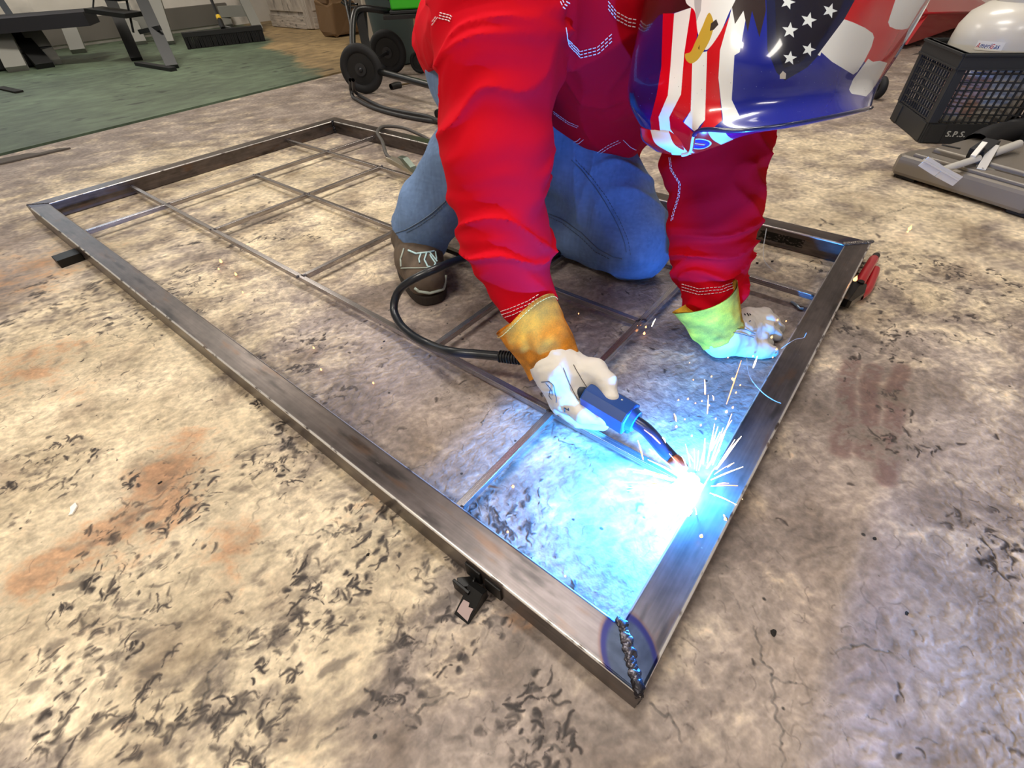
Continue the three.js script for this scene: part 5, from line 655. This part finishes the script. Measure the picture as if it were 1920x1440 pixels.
// trestle stands, bench and saw by the far wall
{ const grey = mat('#8d8d88', 0.6), dark = mat('#2c2e31', 0.5, 0.3), blk = mat('#0f1012', 0.6);
  const leg = (o, f, t, k, w, h, m, y = 0) => { const a = P(f[0], f[1], y), d = depth(a); part('leg', bar(a.setY(Math.max(y, 0.012)), Q(t[0], t[1], d + k), w, h), m, o); };
  const s1 = thing('work_stand', 'dark steel folding work stand with splayed legs by far wall', 'stand', V(0, 0, 0));
  leg(s1, [325, 129], [262, -10], 0.12, 0.085, 0.03, dark); leg(s1, [258, 114], [205, -5], 0.05, 0.085, 0.03, blk); const f = P(325, 130, 0.012), g2 = P(258, 119, 0.012); part('foot_bar', bar(g2, f, 0.05, 0.024), blk, s1); part('spreader', bar(P(262, 60, .2).lerp(P(262, 60, .2), 0), Q(300, 52, depth(f) + .1), 0.02, 0.03), dark, s1);
  const dS = depth(f), qs = (x, y, k = 0) => Q(x, y, dS + k); part('top_plate', bar(qs(176, 18, .25), qs(252, 28, .15), 0.16, 0.03), blk, s1); part('tie_strap', rod(qs(176, -10, .2), qs(174, 22, .22), 0.006), dark, s1); part('tie_strap', rod(qs(236, -6, .2), qs(250, 60, .2), 0.008), dark, s1);
  const sw = thing('power_saw', 'dark blue power saw resting on the steel work stand', 'saw', V(0, 0, 0)); part('motor_body', bar(qs(180, 2, .24), qs(240, 8, .16), 0.14, 0.14, V(0, 1, 0), 0.03).translate(0, 0.088, 0), mat('#1c2430', 0.45), sw); part('handle', tube([qs(186, -4, .24).setY(0.52), qs(205, -20, .22).setY(0.60), qs(232, -8, .18).setY(0.54)], 0.02, 24, 10), mat('#101216', 0.6), sw);
  const s2 = thing('grey_trestle', 'light grey painted trestle with straight legs beside the push broom', 'trestle', V(0, 0, 0)); leg(s2, [486, 60], [452, -12], 0.10, 0.10, 0.05, grey); leg(s2, [430, 52], [410, -12], 0.05, 0.10, 0.05, grey); const d2 = depth(P(470, 56)); part('rung', bar(Q(412, 22, d2), Q(460, 20, d2), 0.04, 0.10), grey, s2); part('shelf_edge', bar(Q(405, 30, d2 + .2), Q(440, 28, d2 + .2), 0.03, 0.03), grey, s2);
  const s3 = thing('grey_trestle', 'light grey trestle standing behind the dark folding work stand', 'trestle', V(0, 0, 0)); leg(s3, [318, 84], [284, -20], 0.0, 0.11, 0.05, grey); leg(s3, [266, 84], [232, 10], 0.0, 0.11, 0.05, grey); const d3 = depth(P(300, 80)); part('rung', bar(Q(245, 46, d3 - .05), Q(300, 40, d3 - .05), 0.04, 0.12), grey, s3);
  const s4 = thing('low_bench', 'low dark plank bench on stout light grey legs near wall', 'bench', V(0, 0, 0)); leg(s4, [100, 122], [58, 58], 0.02, 0.14, 0.06, grey); leg(s4, [36, 134], [2, 66], 0.02, 0.14, 0.06, grey); leg(s4, [88, 128], [30, 62], 0.10, 0.12, 0.05, blk); leg(s4, [150, 100], [128, 46], 0.05, 0.12, 0.05, grey);
  const d4 = depth(P(100, 122)); part('plank', bar(Q(-60, 52, d4 - 0.25), Q(172, 32, d4 - 0.05), 0.34, 0.09), mat('#23222a', 0.75), s4); part('plank', bar(Q(-60, 44, d4 - 0.1), Q(172, 26, d4 + 0.1), 0.22, 0.07), mat('#1a1a20', 0.75), s4);
  part('cross_brace', bar(Q(-20, -30, d4 + .1), Q(24, 36, d4 + .0), 0.05, 0.03), dark, s4);
  const bx = thing('black_case', 'low black case on the floor beneath the plank bench', 'case', P(70, 126, 0)); part('case_body', box(0.5, 0.09, 0.28, -0.05, 0.046, -0.2, 0.015), blk, bx); part('lid', box(0.49, 0.03, 0.27, -0.05, 0.105, -0.2, 0.01), mat('#17181b', 0.5), bx);
  single('floor_strip', bar(P(0, 164, .006), P(36, 172, .006), 0.05, 0.01), mat('#191a18', 0.8), 'short dark strip lying on the green painted floor', 'strip');
  single('rubber_offcut', (() => { const g = extrude([[-0.6, 0], [0.2, 0.0], [0.16, 0.035], [0.09, 0.03], [0.05, 0.07], [-0.2, 0.10], [-0.6, 0.10]], 0.004, 0.001).rotateX(-Math.PI / 2); const s = P(10, 296, 0.001); return g.rotateY(-0.06).translate(s.x + .02, 0.002, s.z + 0.105); })(), mat('#57514d', 0.85), 'flat torn grey sheet lying along the floor joint', 'sheet');
}
// milk crate, gas cylinder
const font = await new FontLoader().loadAsync('fonts/droid/droid_sans_bold.typeface.json');
{ const A = P(1665, 219, 0), B = P(1724, 268, 0), ex = A.clone().sub(B), S = 0.335; ex.setY(0).normalize(); const ez = V(ex.z, 0, -ex.x).negate(); if (toPx(B.clone().addScaledVector(ez, 0.3))[0] < 1730) ez.negate();
  const crate = thing('plastic_crate', 'black plastic lattice crate holding the white gas cylinder', 'crate', B.clone()); const m = mat('#26282b', 0.55), H = 0.285, X = (u, y, w) => ex.clone().multiplyScalar(u * S).addScaledVector(ez, w * S).setY(y);
  const side = (f, nm) => { const l = []; const b = (u0, y0, u1, y1, w, h) => l.push(bar(f(u0, y0), f(u1, y1), w, h, f(0.5, 0.1).clone().sub(f(0.5, 0.1)).add(V(0, 1, 0.0001)), 0)); for (const y of [0.075, 0.10, 0.125, 0.15, 0.175, 0.20, 0.225]) b(0.08, y, 0.92, y, 0.006, 0.004); for (let i = 0; i <= 12; i++) { const u = 0.10 + i * 0.8 / 12; l.push(bar(f(u, 0.07), f(u, 0.235), 0.006, 0.005, f(1, 0).clone().sub(f(0, 0)), 0)); } part('lattice_panel', merge(l), m, crate);
    part('base_band', bar(f(0, 0.035), f(1, 0.035), 0.008, 0.068, V(0, 1, 0)), m, crate); part('rim', merge([bar(f(-.01, 0.262), f(1.01, 0.262), 0.016, 0.046, V(0, 1, 0)), bar(f(-.015, H - .004), f(1.015, H - .004), 0.026, 0.008, V(0, 1, 0)), bar(f(-.015, 0.24), f(1.015, 0.24), 0.022, 0.006, V(0, 1, 0))]), m, crate);
    for (const u of [0.03, 0.97]) part('corner_post', bar(f(u, 0.07), f(u, 0.24), 0.026, 0.012, f(1, 0).clone().sub(f(0, 0)).normalize().cross(V(0, 1, 0))), m, crate);
    for (const u of [0.1, 0.86]) part('base_rib', bar(f(u, 0.004), f(u, 0.066), 0.05, 0.016, f(1, 0).clone().sub(f(0, 0)).normalize().cross(V(0, 1, 0))), m, crate); };
  side((u, y) => X(u, y, 0)); side((u, y) => X(0, y, u)); side((u, y) => X(1, y, u)); side((u, y) => X(u, y, 1)); part('bottom', bar(X(0, 0.012, .5), X(1, 0.012, .5), S, 0.008), m, crate);
  const tg = new TextGeometry('S.P.S.', { font, size: 0.019, depth: 0.0012, curveSegments: 4, bevelEnabled: false }); tg.computeBoundingBox(); const nrm = ex.clone().negate(); const tx = ez.clone(); tg.applyMatrix4(basis(X(0, 0.026, 0.205).addScaledVector(nrm, 0.0042), tx, V(0, 1, 0), nrm)); part('lettering', tg, mat('#b4b6b4', 0.6), crate);
  const cyl = thing('gas_cylinder', 'white steel gas cylinder with rounded shoulder standing in the black crate', 'cylinder', B.clone().add(X(.5, 0.018, .5))); const wm = phys('#cfcabf', 0.3, 0, { clearcoat: 0.6, clearcoatRoughness: 0.2 });
  part('body', lathe([[0.0, 0.0], [0.10, 0.0], [0.145, 0.03], [0.154, 0.07], [0.154, 0.29], [0.15, 0.325], [0.132, 0.362], [0.095, 0.388], [0.05, 0.398], [0.0, 0.40]], 56), wm, cyl);
  part('collar', lathe([[0.078, 0.385], [0.08, 0.50], [0.075, 0.50], [0.073, 0.385]], 40), mat('#b9b4aa', 0.45), cyl); part('valve', merge([new THREE.CylinderGeometry(0.018, 0.02, 0.07, 16).translate(0, 0.43, 0), new THREE.CylinderGeometry(0.03, 0.03, 0.018, 20).translate(0, 0.475, 0)]), mat('#a58a3e', 0.4, 0.7), cyl);
  const toCam = EYE.clone().sub(cyl.position).setY(0).normalize(), ang0 = Math.atan2(toCam.x, toCam.z), wrap = (R, y0, h, a0, a1) => new THREE.CylinderGeometry(R, R, h, 24, 1, true, a0, a1 - a0).translate(0, y0 + h / 2, 0);
  const c = document.createElement('canvas'); c.width = 512; c.height = 128; const x = c.getContext('2d'); x.fillStyle = '#e4e0d8'; x.fillRect(0, 0, 512, 128); x.font = 'italic bold 92px sans-serif'; x.textBaseline = 'middle'; x.fillStyle = '#b4202c'; x.fillText('A', 12, 66); x.fillStyle = '#23306e'; x.fillText('meri', 76, 66); x.fillStyle = '#b4202c'; x.fillText('G', 276, 66); x.fillStyle = '#23306e'; x.fillText('as', 346, 66); const ct = new THREE.CanvasTexture(c); ct.colorSpace = THREE.SRGBColorSpace;
  const PH = px => { let best = 0, bd = 1e9; for (let a = -1.5; a < 1.5; a += 0.02) { const p = cyl.position.clone().add(V(Math.sin(ang0 + a) * .154, 0.30, Math.cos(ang0 + a) * .154)), e = Math.abs(toPx(p)[0] - px); if (e < bd) { bd = e; best = a; } } return ang0 + best; };
  part('printed_label', wrap(0.1553, 0.268, 0.026, PH(1838), PH(1888)), mat('#ffffff', 0.5, 0, { map: ct }), cyl); part('blue_label', wrap(0.1553, 0.20, 0.10, PH(1772), PH(1786)), mat('#1f5d9c', 0.5), cyl);
  const c3 = document.createElement('canvas'); c3.width = 256; c3.height = 256; const y = c3.getContext('2d'); y.fillStyle = '#c9a79c'; y.fillRect(0, 0, 256, 256); y.fillStyle = '#efe6e0'; y.fillRect(120, 10, 130, 60); y.fillStyle = '#6a6a8a'; for (let i = 0; i < 3; i++) y.fillRect(132, 20 + i * 15, 100 - i * 12, 5); y.fillStyle = '#7d5f58'; for (let i = 0; i < 9; i++) y.fillRect(12, 90 + i * 17, 150 + 60 * Math.sin(i * 2.3), 5); const t3 = new THREE.CanvasTexture(c3); t3.colorSpace = THREE.SRGBColorSpace;
  part('warning_label', wrap(0.1553, 0.07, 0.17, PH(1812), PH(1905)), mat('#ffffff', 0.55, 0, { map: t3 }), cyl);
}
// saw base with vice
{ const A = P(1670, 330, 0), B = P(1868, 394, 0), fx = B.clone().sub(A); const W = 0.40, D = 0.34; fx.normalize(); let bz = V(-fx.z, 0, fx.x); if (bz.dot(FWD) < 0) bz.negate(); const base = thing('cutoff_saw', 'grey cast base of a cutoff saw with clamping vice on concrete', 'saw', A.clone()), gm = phys('#7d766d', 0.45, 0.3, { clearcoat: 0.2 }), X = (u, y, w) => fx.clone().multiplyScalar(u).addScaledVector(bz, w).setY(y), silver = mat('#dad6cc', 0.3, 0.3), dk = mat('#121316', 0.55);
  const s = extrude([[0.012, 0.0], [W - .03, 0], [W, 0.03], [W + .0, D], [0.05, D], [0, 0.06], [0, 0.014]], 0.036, 0.012); s.applyMatrix4(basis(V(0, 0.022, 0), fx, bz, fx.clone().cross(bz))); if (fx.clone().cross(bz).y < 0) s.applyMatrix4(M4().makeTranslation(0, 0.036, 0));
  part('base_casting', s, gm, base); part('raised_table', bar(X(.18, .082, .06), X(.18, .082, D - .02), 0.26, 0.022, V(0, 1, 0), 0.008), gm, base); part('front_ledge', bar(X(.03, .074, .03), X(W - .04, .074, .03), 0.05, 0.012, V(0, 1, 0), 0.005), gm, base);
  for (const [u, w] of [[.02, .03], [W - .05, .03], [W - .04, D - .03], [.06, D - .03]]) part('rubber_foot', box(0.07, 0.022, 0.06, 0, 0.011, 0, 0.006).applyMatrix4(basis(X(u + .02, 0, w), fx, V(0, 1, 0), fx.clone().cross(V(0, 1, 0)))), dk, base);
  for (const [u, w] of [[.05, .10], [.29, .12]]) part('slot', bar(X(u, .0945, w), X(u + .05, .0945, w + .01), 0.009, 0.002), dk, base);
  const d = depth(A.clone().add(X(.1, .09, .1))), q = (x, y, k = 0) => Q(x, y, d + k).sub(A);
  part('vice_plate', merge([bar(q(1731, 302, -.10), q(1762, 322, -.10), 0.004, 0.03), bar(q(1762, 322, -.10), q(1796, 340, -.10), 0.004, 0.03), bar(q(1733, 300, -.10), q(1796, 336, -.10), 0.02, 0.005)]), silver, base);
  part('vice_screw', rod(q(1769, 318, -.10), q(1834, 297, -.08), 0.010, 16), silver, base); part('vice_screw', rod(q(1860, 288, -.07), q(1910, 270, -.05), 0.012, 16), silver, base); part('lever', bar(q(1824, 294, -.09), q(1846, 268, -.09), 0.014, 0.010), silver, base); part('lever', bar(q(1838, 320, -.09), q(1864, 274, -.08), 0.022, 0.012), silver, base); part('vice_block', bar(q(1832, 318, -.08), q(1856, 322, -.08), 0.03, 0.02), mat('#a5a199', 0.4, 0.6), base); part('vice_nut', bar(q(1828, 290, -.07), q(1858, 270, -.06), 0.04, 0.03), dk, base);
  part('saw_arm', tube([q(1826, 272, .06), q(1856, 256, .08), q(1890, 250, .1), q(1960, 252, .14)], 0.036, 30, 14), dk, base); part('motor', bar(q(1888, 280, .12), q(1990, 270, .14), 0.16, 0.16, V(0, 1, 0), 0.03), dk, base); part('spindle_pin', rod(q(1862, 240, .10), q(1872, 233, .10), 0.006), mat('#b99f70', 0.4, 0.6), base);
}
// red barrow
{ const wb = thing('wheelbarrow', 'red sheet steel tray on black tubes behind the lattice crate', 'barrow', V(0, 0, 0)), red = phys('#b30f1c', 0.4, 0.1, { clearcoat: 0.5 }), q = (x, y, d) => Q(x, y, d);
  const v = [q(1690, -60, 3.2), q(1830, -14, 3.6), q(1872, 20, 3.5), q(1742, 25, 3.0), q(1700, 84, 3.1), q(1872, 24, 3.55), q(1700, 60, 3.9), q(1660, -60, 3.6), q(1600, 30, 3.2), q(1640, 70, 3.25)];
  const tri = [[0, 1, 2], [0, 2, 3], [3, 2, 4], [4, 2, 5], [4, 5, 6], [0, 3, 8], [3, 4, 9], [3, 9, 8], [0, 8, 7], [1, 0, 7], [1, 7, 6], [1, 6, 5], [1, 5, 2], [7, 8, 9], [7, 9, 6], [9, 4, 6]], p = []; for (const t of tri) for (const k of t) p.push(v[k].x, v[k].y, v[k].z); const g = new THREE.BufferGeometry(); g.setAttribute('position', new THREE.BufferAttribute(new Float32Array(p), 3)); g.computeVertexNormals(); part('tray', flat(g), red, wb);
  part('tray_rim', tube([v[8], v[3], v[2]], 0.008, 40, 8), red, wb);
  part('frame_tube', tube([q(1640, 134, 3.1), q(1680, 127, 3.1), q(1720, 124, 3.1), q(1780, 118, 3.2)], 0.02, 30, 12), black, wb); part('frame_tube', tube([q(1630, 164, 3.1), q(1680, 162, 3.05), q(1710, 160, 3.05), q(1790, 156, 3.1)], 0.016, 30, 12), black, wb); part('frame_tube', tube([q(1680, 120, 3.0), q(1700, 108, 3.0), q(1720, 102, 3.0), q(1740, 104, 3.0)], 0.006, 30, 8), black, wb); for (const [x, y, d] of [[1722, 84, 3.2], [1690, 82, 3.14], [1850, 28, 3.5]]) { const t = q(x, y, d); part('leg', rod(t, V(t.x, 0.002, t.z), 0.016), black, wb); }
  const wc = P(1640, 186, 0); part('wheel', new THREE.TorusGeometry(0.032, 0.016, 12, 32).rotateY(0.6).translate(wc.x, 0.049, wc.z), rubber, wb); part('wooden_handle', rod(q(1866, 24, 3.55), q(1884, -40, 3.6), 0.03), mat('#a8824a', 0.6), wb);
}
renderer.render(scene, camera);
